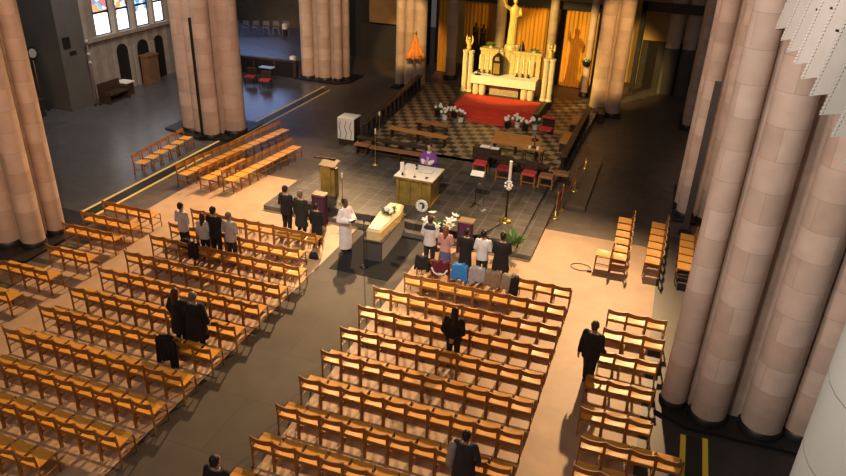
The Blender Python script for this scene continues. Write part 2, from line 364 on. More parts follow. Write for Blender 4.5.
pillar('farthest nave pillar on the left, beyond the ends of the yellow strips',
  [(-12.05,36.12,.37),(-10.99,36.15,.36),(-10.22,36.31,.26),(-9.97,36.82,.23),(-11.6,37.1,.3),(-10.4,37.2,.3)], [(-12.1,36.2),(-10.2,36.3),(-10.0,36.8),(-10.4,37.3),(-11.8,37.2)], [(-12.7,35.6),(-10,35.55),(-9.4,36.2),(-9.4,38),(-12.9,38)])
pillar('middle left pillar standing behind the angled chair rows',
  [(-12.31,25.58,.45),(-10.98,25.08,.37),(-10.42,26.07,.49),(-11.62,25.25,.30),(-11.2,26.9,.4)], [(-12.4,25.6),(-11,25.2),(-10.4,26),(-11.2,27),(-12.4,26.6)], [(-13.5,25.1),(-11.2,24.5),(-10.1,24.9),(-9.85,26),(-9.9,27.6),(-13.5,27.6)])
pillar('nearest left pillar at the picture edge',
  [(-9.93,15.15,.27),(-9.94,14.26,.34),(-10.75,14.04,.41),(-11.8,13.9,.42),(-12.5,14.2,.34),(-11.0,15.4,.3)], rect(-12.6,14.1,-10.1,15.1),
  [(-9.35,15.3),(-9.3,13.3),(-9.9,12.9),(-12.9,12.9),(-12.9,16.6),(-9.6,16.6)])
pillar('pale grey round shaft closest to the camera, lower right corner', [(8.98,3.1,.47),(9.9,3.1,.47)], rect(9.3,3.2,10.4,4.4), None, 15, STONE2)
sp_ = thing('column_loudspeaker', 'tall narrow dark loudspeaker column beside the second right pillar', 'loudspeaker', (9.07,23.4,0))
MB().box(-.1,-.08,.2,.1,.08,5.3).obj('speaker_body', mat('dark_grey_paint', (.05,.05,.048), .5), sp_, bevel=.02); MB().box(-.2,-.16,0,.2,.16,.2).obj('base', BLACK, sp_)
# slender choir columns
def slender(x,y,r,label): 
    t = thing('column', label, 'column', (x,y,0), group='slender choir columns'); t['kind']='structure'
    MB().lathe([(r,.25),(r,12)],(0,0),20).obj('shaft', STONE, t); MB().lathe([(r*1.4,0),(r*1.4,.15),(r,.25)],(0,0),20).obj('base', DARKST, t)
slender(-4.62,39.93,.30,'slender round column left of the high altar, before the dim curtain')
slender(3.32,39.65,.20,'slender column hung with a flower basket, right of the curtain')
slender(-1.9,40.3,.30,'slender round column just left of the gilded statue')
slender(1.02,40.7,.25,'brightly lit slender column just right of the gilded statue')
struct('trim_13', MB().box(1.25,41.45,0,1.9,41.6,4.4), DARKST)  # shade of the unlit gap between curtains, put in as a dark panel
struct('trim_14', MB().box(-2.5,41.45,0,-1.4,41.6,4.4), DARKST)  # dark panel again, for the unlit curtain gap left of the statue

# ------------------------------------------------------------------ outer walls
def wall(name, *b, m=GREYWALL): return struct(name, MB().box(*b), m)
wall('wall_left', -21.4,-2,0,-21,25.35,11)
wall('wall_left_pier', -21.4,25.35,0,-19,26.9,11, m=mat('pier_plaster', (.10,.094,.086), .8, noise=.1, scale=1.2))
WW = -19.6
wl = struct('wall_left_window', MB().box(WW-.6,26.9,0,WW,36,2.95), WALLM)
MB().box(WW-.6,26.9,6.4,WW,36,11).obj('upper_wall', WALLM, wl)
struct('trim_5', MB().prism([(WW,27.2),(WW+.16,27.2),(WW+.16,35),(WW,35)],2.78,2.98), WALLM)
wins = [(28.35,29.45),(29.92,30.85),(31.37,32.35),(32.78,33.6)]
edges = [26.9]+[e for w_ in wins for e in w_]+[36]
for i in range(0,len(edges),2):
    a, b_ = edges[i], edges[i+1]
    MB().add([(WW-.6,a,2.95),(WW-.05,a,2.95),(WW+.14,(a+b_)/2-.07,2.95),(WW+.14,(a+b_)/2+.07,2.95),(WW-.05,b_,2.95),(WW-.6,b_,2.95),
              (WW-.6,a,6.4),(WW-.05,a,6.4),(WW+.14,(a+b_)/2-.07,6.4),(WW+.14,(a+b_)/2+.07,6.4),(WW-.05,b_,6.4),(WW-.6,b_,6.4)],
             [(5,4,3,2,1,0),(6,7,8,9,10,11),(0,1,7,6),(1,2,8,7),(2,3,9,8),(3,4,10,9),(4,5,11,10),(5,0,6,11)]).obj('mullion', WALLM, wl)
for i,(a,b_) in enumerate(wins):
    wn = struct(f'window_{i+1}', MB().box(WW-.14,a,2.95,WW-.10,b_,6.4), glass_mat(i))
    fr = MB().box(WW-.10,a,4.02,WW-.05,b_,4.12).box(WW-.10,a,5.2,WW-.05,b_,5.28).box(WW-.10,a,2.95,WW-.05,b_,3.02).box(WW-.10,a,2.95,WW-.05,a+.05,6.4).box(WW-.10,b_-.05,2.95,WW-.05,b_,6.4)
    fr.obj('glazing_bar', BLACK, wn)
def arch(y0,y1,h,x,d):
    n=8; c=(y0+y1)/2; r=(y1-y0)/2; pts=[(y0,0),(y1,0)]+[(c+r*cos(pi*k/n),h-r*.9+r*.9*sin(pi*k/n)) for k in range(n+1)]
    m=len(pts); return MB().add([(x,y,z) for y,z in pts]+[(x+d,y,z) for y,z in pts],[tuple(range(m))[::-1],tuple(range(m,2*m))]+[(i,(i+1)%m,m+(i+1)%m,m+i) for i in range(m)])
for i,(a,b_,h) in enumerate(((29.5,30.3,2.35),(31.05,31.9,2.3),(32.4,33.15,2.3))):
    struct(f'door_{i+1}', arch(a,b_,h,WW+.005,.03), DARKST)
for i,y in enumerate((30.42,30.8,32.05,32.27)):
    struct(f'trim_{6+i}', MB().box(WW,y-.07,0,WW+.12,y+.07,2.1), mat('pale_jamb_stone',(.30,.27,.235),.7))
cf = thing('confessional_door', 'plain brown wooden panel standing in the middle arched doorway of left wall', 'door panel', (WW+.45,31.35,0))
MB().box(-.25,-.42,0,.25,.42,1.5).obj('panel', OAK, cf, bevel=.02); MB().box(-.29,-.46,1.5,.29,.46,1.58).obj('cornice', OAK, cf)
# far left chapel beyond the middle left pillar
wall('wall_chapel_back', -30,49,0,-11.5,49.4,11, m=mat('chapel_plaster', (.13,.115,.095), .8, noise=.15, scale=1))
gw = struct('window_5', MB().box(-27.5,48.9,4.2,-21,48.99,9), emis('blue_window_glass', (.30,.42,.85), 3.0))  # unseen window, added so its blue reflects in the side floor
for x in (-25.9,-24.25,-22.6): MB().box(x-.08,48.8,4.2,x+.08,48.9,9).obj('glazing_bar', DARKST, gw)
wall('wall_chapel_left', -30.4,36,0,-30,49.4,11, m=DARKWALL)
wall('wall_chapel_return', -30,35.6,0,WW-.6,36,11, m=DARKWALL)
cp = tag(MB().box(-25,37.3,0,-13.6,46.5,.5).obj('chapel_platform', CARPET), 'raised side chapel platform with striped grey carpet', 'platform')
bl = thing('chapel_balustrade', 'dark low balustrade in front of the striped chapel platform', 'balustrade', (-15.4,35.7,0), radians(3))
MB().box(-2.6,-.12,.88,2.8,.12,1.0).obj('rail', DWOOD, bl); MB().box(-2.6,-.06,0,2.8,.06,.88).obj('panel', DARKST, bl)
for k in range(5): MB().box(-2.6+k*1.3,-.1,0,-2.44+k*1.3,.1,.88).obj('post', DWOOD, bl)
def post(x,y,z,h,label):
    t = thing('post', label, 'post', (x,y,z), group='white capped chapel posts')
    MB().box(-.1,-.1,0,.1,.1,h).obj('shaft', DWOOD, t); MB().box(-.13,-.13,h,.13,.13,h+.35).obj('post_cap', WAX, t)
post(-13.3,36.6,0,.7,'dark post with white cap at the near right corner of the chapel')
post(-17.9,43.8,.5,.5,'small white capped post at back right of the chapel platform')
for k in range(6):
    t = thing('folding_chair', f'grey metal chair, {ORD[k]} from the left, at the back of the striped chapel', 'chair', (-21.4+k*.62,43.2+k*.30,.5), radians(200), 'grey chairs in the side chapel')
    MB().box(-.22,0,.42,.22,.4,.46).obj('seat', STEEL, t); MB().box(-.22,-.03,.55,.22,0,.85).obj('backrest', STEEL, t)
    for sx in (-.2,.2):
        MB().bar((sx,-.01,.85),(sx,-.01,0),.03).obj('leg', STEEL, t); MB().bar((sx,.38,.42),(sx,.38,0),.03).obj('leg', STEEL, t)
def kneeler(x,y,label):
    t = thing('prayer_kneeler', label, 'kneeler', (x,y,0), radians(10), 'red cushioned kneelers by the chapel')
    MB().box(-.28,-.22,.38,.28,.22,.46).obj('cushion', REDC, t)
    for sx in (-.25,.25):
        for sy in (-.2,.2): MB().bar((sx,sy,.38),(sx,sy,0),.04).obj('leg', DWOOD, t)
    MB().box(-.28,.2,.46,.28,.25,.85).obj('backrest', DWOOD, t)
kneeler(-14.3,33.6,'red cushioned kneeler next to the middle left pillar, chapel side')
kneeler(-13.2,33.3,'red cushioned kneeler on the blue reflections, before the dark balustrade')
t = thing('side_table','small dark table with pale blue top by the chapel balustrade','table',(-13.9,34.7,0))
MB().box(-.42,-.22,.72,.42,.22,.76).obj('tabletop', mat('pale_blue_top',(.35,.4,.52),.3), t)
for sx in (-.36,.36):
    for sy in (-.18,.18): MB().bar((sx,sy,.72),(sx,sy,0),.035).obj('leg', BLACK, t)

# wall between far left nave pillar and choir
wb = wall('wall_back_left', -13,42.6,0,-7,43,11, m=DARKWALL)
MB().box(-11.6,42.5,0,-7.2,42.6,2.2).obj('panelling', mat('grey_panelling',(.035,.033,.032),.6), wb)
MB().prism([(-10.9,42.3),(-8.3,42.3),(-8.3,42.6),(-10.9,42.6)],2.35,4.6).obj('ochre_panel', PANEL, wb)
for x in (-8.55,-7.6): MB().box(x,42.2,0,x+.3,42.6,6).obj('pilaster', DARKST, wb)
# apse wall, curtains and opening on the right
wall('wall_apse', -7,44,0,12.5,44.4,12, m=mat('apse_wall_plaster',(.42,.27,.09),.8,noise=.1,scale=1))
struct('trim_10', MB().box(-5.9,41.0,4.35,3.9,41.3,4.75), DARKST)
def curtain(x0,x1,z1,label,y=41.2,z0=.05):
    n=int((x1-x0)/.045); vs=[]; fs=[]
    for j,z in enumerate((z0,(z0+z1)/2,z1)):
        for i in range(n+1):
            x=x0+(x1-x0)*i/n; vs.append((x,y+.07*sin(i*1.25)+.03*sin(i*.41),z))
    for j in range(2):
        for i in range(n): fs.append((j*(n+1)+i,j*(n+1)+i+1,(j+1)*(n+1)+i+1,(j+1)*(n+1)+i))
    o=len(vs); vs+= [(a,b_+.02,c_) for a,b_,c_ in vs]; fs+=[tuple(k+o for k in f[::-1]) for f in fs]
    return tag(MB().add(vs,fs,True).obj('curtain',CURT),label,'curtain','orange curtains behind the high altar')
curtain(-5.9,-4.9,4.35,'narrow dim orange curtain between the left choir pillar and slender column')
curtain(-4.3,-2.4,4.35,'dim orange curtain behind the two dark figures')
curtain(-1.5,.62,4.6,'bright orange curtain directly behind the gilded statue')
curtain(1.62,3.45,4.6,'bright orange curtain carrying the tall shadow of the statue')
op = thing('choir_opening','dark framed opening with warm light inside, right of choir pillar','opening',(6.9,41.6,0)); op['kind']='structure'
MB().box(-1.3,0,0,-1.05,.5,5.0).box(-1.3,0,4.55,2.2,.5,5.0).obj('frame', DARKST, op)
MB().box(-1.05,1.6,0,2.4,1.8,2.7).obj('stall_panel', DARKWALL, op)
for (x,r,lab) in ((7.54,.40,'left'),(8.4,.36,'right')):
    t = thing('ambulatory_column', f'column with shaded foot on the {lab} in the ambulatory opening', 'column', (x,42.45,0)); t['kind']='structure'
    MB().lathe([(r,2.6),(r,9)],(0,0),18).obj('shaft', STONE, t); MB().lathe([(r*1.08,0),(r*1.08,2.6)],(0,0),18).obj('shade_sleeve', GREYWALL, t)  # lower shaft darkened by its colour where it stands in shade

# ------------------------------------------------------------------ pleated gallery parapet, upper right
pp = thing('gallery_parapet','pale grey pleated stone parapet hanging at the upper right','parapet',(8.9,0,8.73)); pp['kind']='structure'
ty=[11.65,10.75,9.95,9.2,8.45,7.72,7.02,6.35,5.7,5.05,4.4]
H=3.2; lean=.16; dep=.36
def px_(z): return lean*z
pb=MB()
for i in range(len(ty)-1):
    a,b_=ty[i],ty[i+1]; mid=a+(b_-a)*.55
    q=[(0,a),(dep,mid),(0,b_)]
    for (x0,y0),(x1,y1) in ((q[0],q[1]),(q[1],q[2])):
        z0=.2 if x0>0 else 0; z1=.2 if x1>0 else 0
        pb.add([(x0+px_(z0),y0,z0),(x1+px_(z1),y1,z1),(x1+px_(H),y1,H),(x0+px_(H),y0,H)],[(0,1,2,3)])
n0=len(pb.v)
pb.add([(0,ty[0],0),(.7,ty[0],0),(.7+px_(H),ty[0],H),(px_(H),ty[0],H)],[(0,1,2,3)])
for i in range(len(ty)-1):
    a,b_=ty[i],ty[i+1]; mid=a+(b_-a)*.55
    pb.add([(0,a,0),(dep+px_(.2),mid,.2),(0,b_,0),(.7,b_,.2),(.7,a,.2)],[(0,1,4),(1,3,4),(1,2,3)])
pb.add([(.7,ty[0],0),(.7,ty[-1],0),(.7+px_(H),ty[-1],H),(.7+px_(H),ty[0],H)],[(0,1,2,3)])
pb.obj('pleated_panel', PLEAT, pp)
for i in range(len(ty)):
    eb=MB(); a=ty[i]
    for k in range(84):
        z=.03+k*.0375; x=px_(z)
        eb.add([(x-.004,a+.008,z),(x-.004,a-.008,z),(x+.012,a-.034,z),(x+.012,a+.024,z),(x-.001,a+.008,z+.018),(x-.001,a-.008,z+.018),(x+.015,a-.034,z+.018),(x+.015,a+.024,z+.018)],
               [(0,3,2,1),(4,5,6,7),(0,1,5,4),(1,2,6,5),(2,3,7,6),(3,0,4,7)])
    eb.obj('toothed_edge', PLEATW, pp)
for i in range(len(ty)-1):
    a,b_=ty[i],ty[i+1]; mid=a+(b_-a)*.55; sb=MB()
    for z in (.55,1.3,2.1):
        z+= (i%2)*.12
        x0=px_(z)+.27*dep; x1=px_(z)+.8*dep
        sb.bar((x0-.004,a+(mid-a)*.27,z),(x1-.004,a+(mid-a)*.80,z),.012,.022)
    sb.obj('slot', DARKST, pp)

# ------------------------------------------------------------------ chairs
def make_chair():
    t = thing('wooden_chair','x','chair')
    w_=.232
    # curved top rail
    b=MB(); n=8; vs=[]
    for i in range(n+1):
        u=-1+2*i/n; x=u*(w_-.005); y=-.035*(1-u*u)
        for (dy,dz) in ((-.011,.655),(.011,.655),(.006,.795-.012*(1-u*u)),(-.016,.795-.012*(1-u*u))): vs.append((x,y+dy-.03*(dz-.47)/.3,dz))
    fs=[]
    for i in range(n):
        for k in range(4): fs.append((i*4+k,i*4+(k+1)%4,(i+1)*4+(k+1)%4,(i+1)*4+k))
    fs+= [(0,1,2,3)[::-1],(n*4,n*4+1,n*4+2,n*4+3)]
    b.add(vs,[f[::-1] for f in fs],False).obj('backrest',WOOD,t)
    # dished plywood seat
    b=MB(); nx,ny=6,4; top=[];bot=[]
    for j in range(ny+1):
        for i in range(nx+1):
            x=(-1+2*i/nx)*.215; y=.015+.425*j/ny; d=.012*(1-(x/.215)**2)*sin(pi*j/ny)
            top.append((x,y,.470-d+.012*(j/ny))); bot.append((x,y,.445+.012*(j/ny)))
    m=len(top); W1=nx+1; fs=[]
    for j in range(ny):
        for i in range(nx):
            a=j*W1+i; fs.append((a,a+1,a+W1+1,a+W1)); fs.append((m+a,m+a+W1,m+a+W1+1,m+a+1))
    ring=[i for i in range(W1)]+[j*W1+nx for j in range(1,ny+1)]+[ny*W1+i for i in range(nx-1,-1,-1)]+[j*W1 for j in range(ny-1,0,-1)]
    for k in range(len(ring)): a,c_=ring[k],ring[(k+1)%len(ring)]; fs.append((a,m+a,m+c_,c_))
    b.add(top+bot,fs,False).obj('seat',SEATM,t)
    for s in (-1,1):
        MB().bar((s*w_,-.008,0),(s*w_,0,.46),.032,.036).bar((s*w_,0,.455),(s*w_,-.032,.80),.032,.034).obj('leg',WOOD,t)
        MB().tube([(s*.225,.435,0),(s*.225,.425,.44),(s*.225,.425,.475)],[.014,.019,.016]).obj('leg',WOOD,t)
    MB().box(-w_,-.010,.405,w_,.010,.45).obj('seat_rail',WOOD,t)
    MB().bar((-w_,0,.20),(-.225,.43,.20),.02).bar((w_,0,.20),(.225,.43,.20),.02).bar((-.225,.43,.27),(.225,.43,.27),.02).obj('stretcher',WOOD,t)
    return t
CH = make_chair(); CHN = [0]
def chair(x,y,rz,label,group):
    if CHN[0]==0:
        CH.location=(x,y,.006); CH.rotation_euler=(0,0,rz); CH['label']=label; CH['group']=group; o=CH
    else: o=dup(CH,(x,y,.006),rz,label,group)
    CHN[0]+=1; return o
PITCH=.497
def jit(): return random.uniform(-.012,.012)
RY=[16.9,15.9,14.9,13.9,12.85,11.83,10.8,9.81,8.81,7.8]
for r,y in enumerate(RY):
    n=9 if r<2 else 10; nv=n
    for k in range(n):   # k counts from the right end
        x=6.15-(k+.5)*PITCH
        if r==9 and k not in (8,9): continue
        c_=n-k
        chair(x,y+jit()*.5,jit(),f'wooden chair {ORD[c_-1]} from the aisle in {ORD[r]} row, block right of coffin','chairs right of the central aisle')
LY=[17.07,15.96,15.05,13.96,12.92,11.86,10.87,9.82,8.82,7.82,6.85]
for r,y in enumerate(LY):
    n=9 if r<2 else 10; x0=-1.65 if r<2 else -1.13
    for k in range(n):
        x=x0-(k+.5)*.503
        if r==10 and k<2: continue
        if r==8 and k>8 or r==9 and k>7 or r==10 and k>6: continue
        chair(x,y+jit()*.5,jit(),f'wooden chair {ORD[k]} from the aisle in {ORD[r]} row, block left of aisle','chairs left of the central aisle')
SY=[16.22,15.31,14.28,13.2,12.1,11.2,10.38]; SX=[7.21,7.2,7.1,7.06,7.1,7.23,7.22]; SN=[3,3,3,3,3,4,4]
for r,y in enumerate(SY):
    for k in range(SN[r]):
        chair(SX[r]+(k+.5)*.49,y,jit(),f'wooden chair {ORD[k]} from left in {ORD[r]} row of narrow far right block','chairs in the narrow right block')
for r,(xr,y,n) in enumerate(((-7.28,16.46,4),(-7.3,15.55,4),(-7.23,14.7,4),(-7.0,13.4,3),(-7.2,12.2,4),(-7.32,11.0,3))):
    for k in range(n):
        chair(xr-(k+.5)*.47,y,jit()-.02,f'wooden chair {ORD[k]} from right in {ORD[r]} row beside nearest left pillar','chairs beside the nearest left pillar')
def line(x,y,ang,n,pitch,face,fmt,group):
    for k in range(n):
        d=V((-sin(ang),cos(ang))) if True else 0
        chair(x+d.x*pitch*(k+.5),y+d.y*pitch*(k+.5),ang+face,fmt.format(ORD[k]),group)
R90=-pi/2
line(-8.92,19.95,-radians(7),13,.49,R90,'orange wooden chair {} from the near end of back angled row by strips','angled chairs left of the platform')
line(-7.93,19.95,-radians(7),5,.49,R90,'orange wooden chair {} from the near end of short middle angled row','angled chairs left of the platform')
line(-7.08,20.15,-radians(6),9,.49,R90,'orange wooden chair {} from the near end of front angled row facing platform','angled chairs left of the platform')
line(-11.05,20.1,radians(4.5),6,.60,R90,'lone row wooden chair {} from near end, beyond the yellow strips','chairs beyond the yellow strips')
line(7.40,19.6,radians(1.5),6,.55,-R90,'wooden chair {} from near end of left column of chairs facing left','chairs facing left before the second right pillar')
line(8.36,19.75,radians(-1),6,.53,-R90,'wooden chair {} from near end of middle column of chairs facing left','chairs facing left before the second right pillar')
line(9.30,19.75,radians(-1),5,.53,-R90,'wooden chair {} from near end of right column of chairs facing left','chairs facing left before the second right pillar')
chair(6.93,19.9,pi/2,'single wooden chair set apart at the left of the chair columns','chairs facing left before the second right pillar')

# ------------------------------------------------------------------ altar platform furniture
t = thing('free_standing_altar','olive gold block altar with white cloth before the purple robed priest','altar',(0,21.68,P))
MB().box(-.58,-.55,0,.58,.55,.96).obj('altar_body',OLIVE,t,bevel=.01)
MB().box(-.64,-.60,.0,.64,.60,.08).obj('altar_base',OLIVE,t)
for x in (-.58,-.17,.25,.58): MB().box(x-.05,-.60,.08,x+.05,-.54,.96).obj('pilaster',OLIVE,t)
MB().box(-.72,-.66,.96,.72,.68,1.03).obj('altar_slab',OLIVE,t,bevel=.01)
tag(MB().box(-.71,-.655,0,.71,.675,.012).obj('altar_cloth',WHITE,loc=(0,21.68,P+1.03)),'flat white cloth covering the top of the olive gold altar','cloth')
az=P+1.042
def candle(x,y,z,r,h,label,group='altar candles'):
    t=thing('candle',label,'candle',(x,y,z),group=group)
    wx=MB().lathe([(r,0),(r,h),(r*.7,h+.01)],(0,0),14).obj('wax',WAX,t); MB().lathe([(.006,h),(.004,h+.04)],(0,0),6).obj('wick',BLACK,wx); return t
candle(-.58,21.5,az,.075,.34,'thick white candle on the left corner of the white altar cloth',None)
t=thing('open_book','open missal lying on the white altar cloth by the priest','book',(.22,21.85,az)); MB().add([(-.2,-.14,.01),(0,-.14,.03),(0,.14,.03),(-.2,.14,.01),(-.2,-.14,0),(0,-.14,0),(0,.14,0),(-.2,.14,0)],[(0,1,2,3),(7,6,5,4),(0,4,5,1),(1,5,6,2),(2,6,7,3),(3,7,4,0)]).add([(.2,-.14,.01),(0,-.14,.03),(0,.14,.03),(.2,.14,.01),(.2,-.14,0),(0,-.14,0),(0,.14,0),(.2,.14,0)],[(3,2,1,0),(4,5,6,7),(1,5,4,0),(2,6,5,1),(3,7,6,2),(0,4,7,3)]).obj('pages',PAPER,t); MB().box(-.21,-.15,-.0,.21,.15,.006).obj('cover',DPURP,t)
def lathe_thing(name,label,cat,loc,prof,m,group=None,n=16): return tag(MB().lathe(prof,(0,0),n).obj(name,m,loc=loc),label,cat,group)
lathe_thing('chalice','small dark chalice standing left of the open book on altar','chalice',(-.2,21.95,az),[(.06,0),(.015,.03),(.015,.1),(.05,.13),(.055,.2)],BRONZE)
lathe_thing('dish','small dark dish near front right corner of altar cloth','dish',(.42,21.25,az),[(.03,0),(.055,.03),(.06,.035)],BRONZE)
lathe_thing('cruet','little dark cruet near front left corner of altar cloth','cruet',(-.45,21.2,az),[(.03,0),(.035,.05),(.012,.09),(.014,.12)],BRONZE)
lathe_thing('table_microphone','tiny dark microphone at the front middle of altar cloth','microphone',(0,21.2,az),[(.05,0),(.05,.02),(.01,.03),(.008,.12)],BLACK)
# ambo
t=thing('ambo','tall olive gold reading stand on the left of the platform','lectern',(-3.05,20.85,P))
MB().box(-.30,-.2,0,.10,.2,1.1).obj('ambo_body',OLIVE,t,bevel=.01); MB().box(.10,-.16,0,.24,.16,1.0).obj('side_wing',OLIVE,t)
MB().add([(-.34,-.22,1.1),(.28,-.22,1.1),(.28,.24,1.22),(-.34,.24,1.22),(-.34,-.22,1.14),(.28,-.22,1.14),(.28,.24,1.26),(-.34,.24,1.26)],[(0,3,2,1),(4,5,6,7),(0,1,5,4),(1,2,6,5),(2,3,7,6),(3,0,4,7)]).obj('book_rest',mat('worn_gilt_wood',(.20,.13,.05),.5,noise=.2),t)
MB().bar((-.75,.25,1.22),(.1,.2,1.27),.06,.05).obj('reading_lamp',BLACK,t)
def stick(x,y,z,h,label,cw=.02,ch=.18,name='candlestick',br=.12):
    t=thing(name,label,'candlestick',(x,y,z))
    MB().lathe([(br,0),(br,.02),(.03,.05),(.014,.09),(.014,h),(.035,h+.02),(.03,h+.04)],(0,0),14).obj('stem',GOLD,t)
    MB().lathe([(cw,h+.04),(cw,h+.04+ch)],(0,0),10).obj('candle',WAX,t); return t
stick(-2.3,20.25,P,.95,'thin candlestick between the ambo and the white robed priest',.025,.16)
stick(-2.75,24.2,P,1.25,'thin standing candlestick with white foot before the brown bench',.03,.2,'processional_candlestick')
stick(-3.65,26.75,SZ,1.15,'candlestick with white candle at the corner of the dark rail',.04,.16,'rail_candlestick')
t=thing('music_stand','black music stand with white sheet on the tiled platform','music stand',(2.0,22.0,P))
MB().tube([(0,0,.03),(0,0,1.15)],.016).obj('pole',BLACK,t)
for a in (0,2.1,4.2): MB().bar((0,0,.10),(.24*cos(a),.24*sin(a),.012),.02).obj('foot',BLACK,t)
MB().add([(-.25,-.12,1.14),(.25,-.12,1.14),(.25,.12,1.28),(-.25,.12,1.28),(-.25,-.12,1.12),(.25,-.12,1.12),(.25,.12,1.26),(-.25,.12,1.26)],[(0,1,2,3),(7,6,5,4),(0,4,5,1),(1,5,6,2),(2,6,7,3),(3,7,4,0)]).obj('desk',BLACK,t)
MB().add([(-.22,-.1,1.157),(.24,-.1,1.157),(.24,.11,1.28),(-.22,.11,1.28),(-.22,-.1,1.152),(.24,-.1,1.152),(.24,.11,1.275),(-.22,.11,1.275)],[(0,1,2,3),(7,6,5,4),(0,4,5,1),(1,5,6,2),(2,6,7,3),(3,7,4,0)]).obj('sheet',PAPER,t)
t=thing('microphone_stand','low microphone stand with pale round foot by the music stand','microphone',(2.35,21.75,P))
MB().lathe([(.14,0),(.13,.03),(.02,.04)],(0,0),14).obj('foot',STEEL,t); MB().tube([(0,0,.03),(0,0,.55),(-.2,.1,.95)],.01).obj('stem',BLACK,t)
# paschal candle
t=thing('paschal_candle_stand','tall brass footed candle stand with large white candle and white flower ring','candle stand',(3.30,21.2,P))
MB().lathe([(.24,0),(.24,.03),(.17,.08),(.07,.11),(.05,.15)],(0,0),24).obj('brass_foot',BRASS,t)
MB().lathe([(.04,.14),(.035,.5),(.055,.55),(.035,.6),(.035,1.05),(.08,1.1),(.06,1.14)],(0,0),14).obj('pole',BRONZE,t)
MB().lathe([(.05,1.14),(.05,2.15)],(0,0),14).obj('candle',WAX,t)
for k in range(7):
    a=2*pi*k/7; MB().ball((.0+.11*cos(a),-.07,1.34+.13*sin(a)),.045).obj('flower',PETAL,t)
# potted plant, wreath, lilies
def foliage(c,n,L,wd,spread,m_,parent,name='foliage',droop=.3,up=1.0):
    b=MB()
    for k in range(n):
        a=random.uniform(0,2*pi); b.leaf(c,(spread*cos(a)*random.uniform(.4,1),spread*sin(a)*random.uniform(.4,1),up*random.uniform(.4,1)),L*random.uniform(.7,1.1),wd,droop)
    return b.obj(name,m_,parent)
t=thing('potted_plant','green spiky plant in a white pot at the platform front corner','plant',(3.93,19.575,.17))
MB().lathe([(.10,0),(.13,.2),(.135,.2),(.12,.19)],(0,0),16).obj('pot',PETAL,t); foliage((0,0,.17),90,.72,.022,.8,LGREEN,t,droop=.2)
t=thing('funeral_wreath','round white flower wreath leaning on the front of the altar','wreath',(.45,20.75,P))
for k in range(14):
    a=2*pi*k/14; MB().ball((.17*cos(a),.02*sin(a),.22+.17*sin(a)),.062,.05,.062,8,6).obj('flower',PETAL,t)
MB().lathe([(.13,-.03),(.21,-.03),(.21,.03),(.13,.03)],(0,0),18).obj('ring',GREEN,t).rotation_euler=(pi/2,0,0); t.children[-1].location=(0,.05,.22)
MB().box(-.08,-.1,.08,.03,-.05,.30).obj('ribbon',PAPER,t)
t=thing('lily_arrangement','large spray of white lilies on a stand, before the pink topped girl','flower arrangement',(1.62,18.9,.006))
MB().lathe([(.13,0),(.13,.03),(.03,.06),(.03,.65),(.14,.8),(.15,.9)],(0,0),14).obj('pedestal_vase',DWOOD,t)
foliage((0,0,.85),40,.38,.03,1,LGREEN,t)
for k in range(13):
    a=random.uniform(0,2*pi); e=random.uniform(.1,.9); L=random.uniform(.25,.48); p=V((1.25*L*cos(a),L*sin(a),.9+L*e))
    b=MB()
    for q in range(5): b.leaf(p,(cos(a+q*1.256)+.6*cos(a),sin(a+q*1.256)+.6*sin(a),.55),.19,.045,.2)
    b.obj('lily',PETAL,t)
for px,lab in ((-2.57,'left of the white robed priest, before the platform'),(2.50,'right of the lilies, before the platform')):
    t=thing('prie_dieu','purple draped kneeling desk with tan top, '+lab,'kneeling desk',(px,19.12,.006))
    MB().prism([(-.2,-.15),(.2,-.15),(.2,.15),(-.2,.15)],.0,1.08).obj('purple_drape',DPURP,t,bevel=.02); MB().box(-.24,-.17,1.08,.24,.17,1.14).obj('desk_top',mat('tan_wood',(.30,.19,.10),.5,noise=.15),t,bevel=.01)
    for s in (-1,1): MB().bar((s*.225,-.12,0),(s*.225,-.12,1.08),.035).obj('side_post',DWOOD,t)
t=thing('black_pole','thin black microphone pole at the near end of the coffin','microphone',(-.04,17.0,.018))
MB().lathe([(.13,0),(.13,.02),(.015,.03)],(0,0),14).obj('foot',BLACK,t); MB().tube([(0,0,.02),(0,0,1.75)],.014).obj('pole',BLACK,t)

# coffin on its bier
bz=.018
t=thing('bier','coffin bier draped with grey and dark cloth on black mat','bier',(.03,18.5,bz),radians(2))
MB().box(-.28,-1.02,0,.28,1.08,.66).obj('pale_side_drape',PALL,t,bevel=.01); MB().box(-.285,-1.05,0,.285,-1.02,.66).obj('dark_front_drape',DGREY,t)
MB().box(-.32,-1.1,.66,.32,1.12,.70).obj('bier_top',DGREY,t)
t=thing('coffin','pale wooden coffin on the draped bier with flowers on lid','coffin',(.03,18.5,bz+.70),radians(2))
hexa=[(-.22,-1.06),(.22,-1.06),(.34,.45),(.24,1.06),(-.24,1.06),(-.34,.45)]
def scalep(k,dy=0): return [(x*k,y*(1-(1-k)*.35)) for x,y in hexa]
cb_=MB().prism(hexa,0,.26).obj('casket_body',CASKET,t,bevel=.008)
lid=MB(); a=scalep(1.03); b_=scalep(.82)
n=6; lid.add([(x,y,.26) for x,y in a]+[(x,y,.30) for x,y in a]+[(x,y,.37) for x,y in b_],[tuple(range(6))[::-1],tuple(range(12,18))]+[(i,(i+1)%6,6+(i+1)%6,6+i) for i in range(6)]+[(6+i,6+(i+1)%6,12+(i+1)%6,12+i) for i in range(6)]).obj('lid',CASKET,t)
for s in (-1,1):
    for y in (-.55,.1,.7): MB().bar((s*.335,y-.1,.14),(s*.335,y+.1,.14),.02).obj('handle',BRASS,cb_)
t=thing('coffin_spray','spray of white flowers with dark leaves lying on the coffin lid','flower arrangement',(.05,18.75,bz+1.07))
foliage((0,0,.02),50,.34,.03,1,GREEN,t,droop=.15,up=.4)
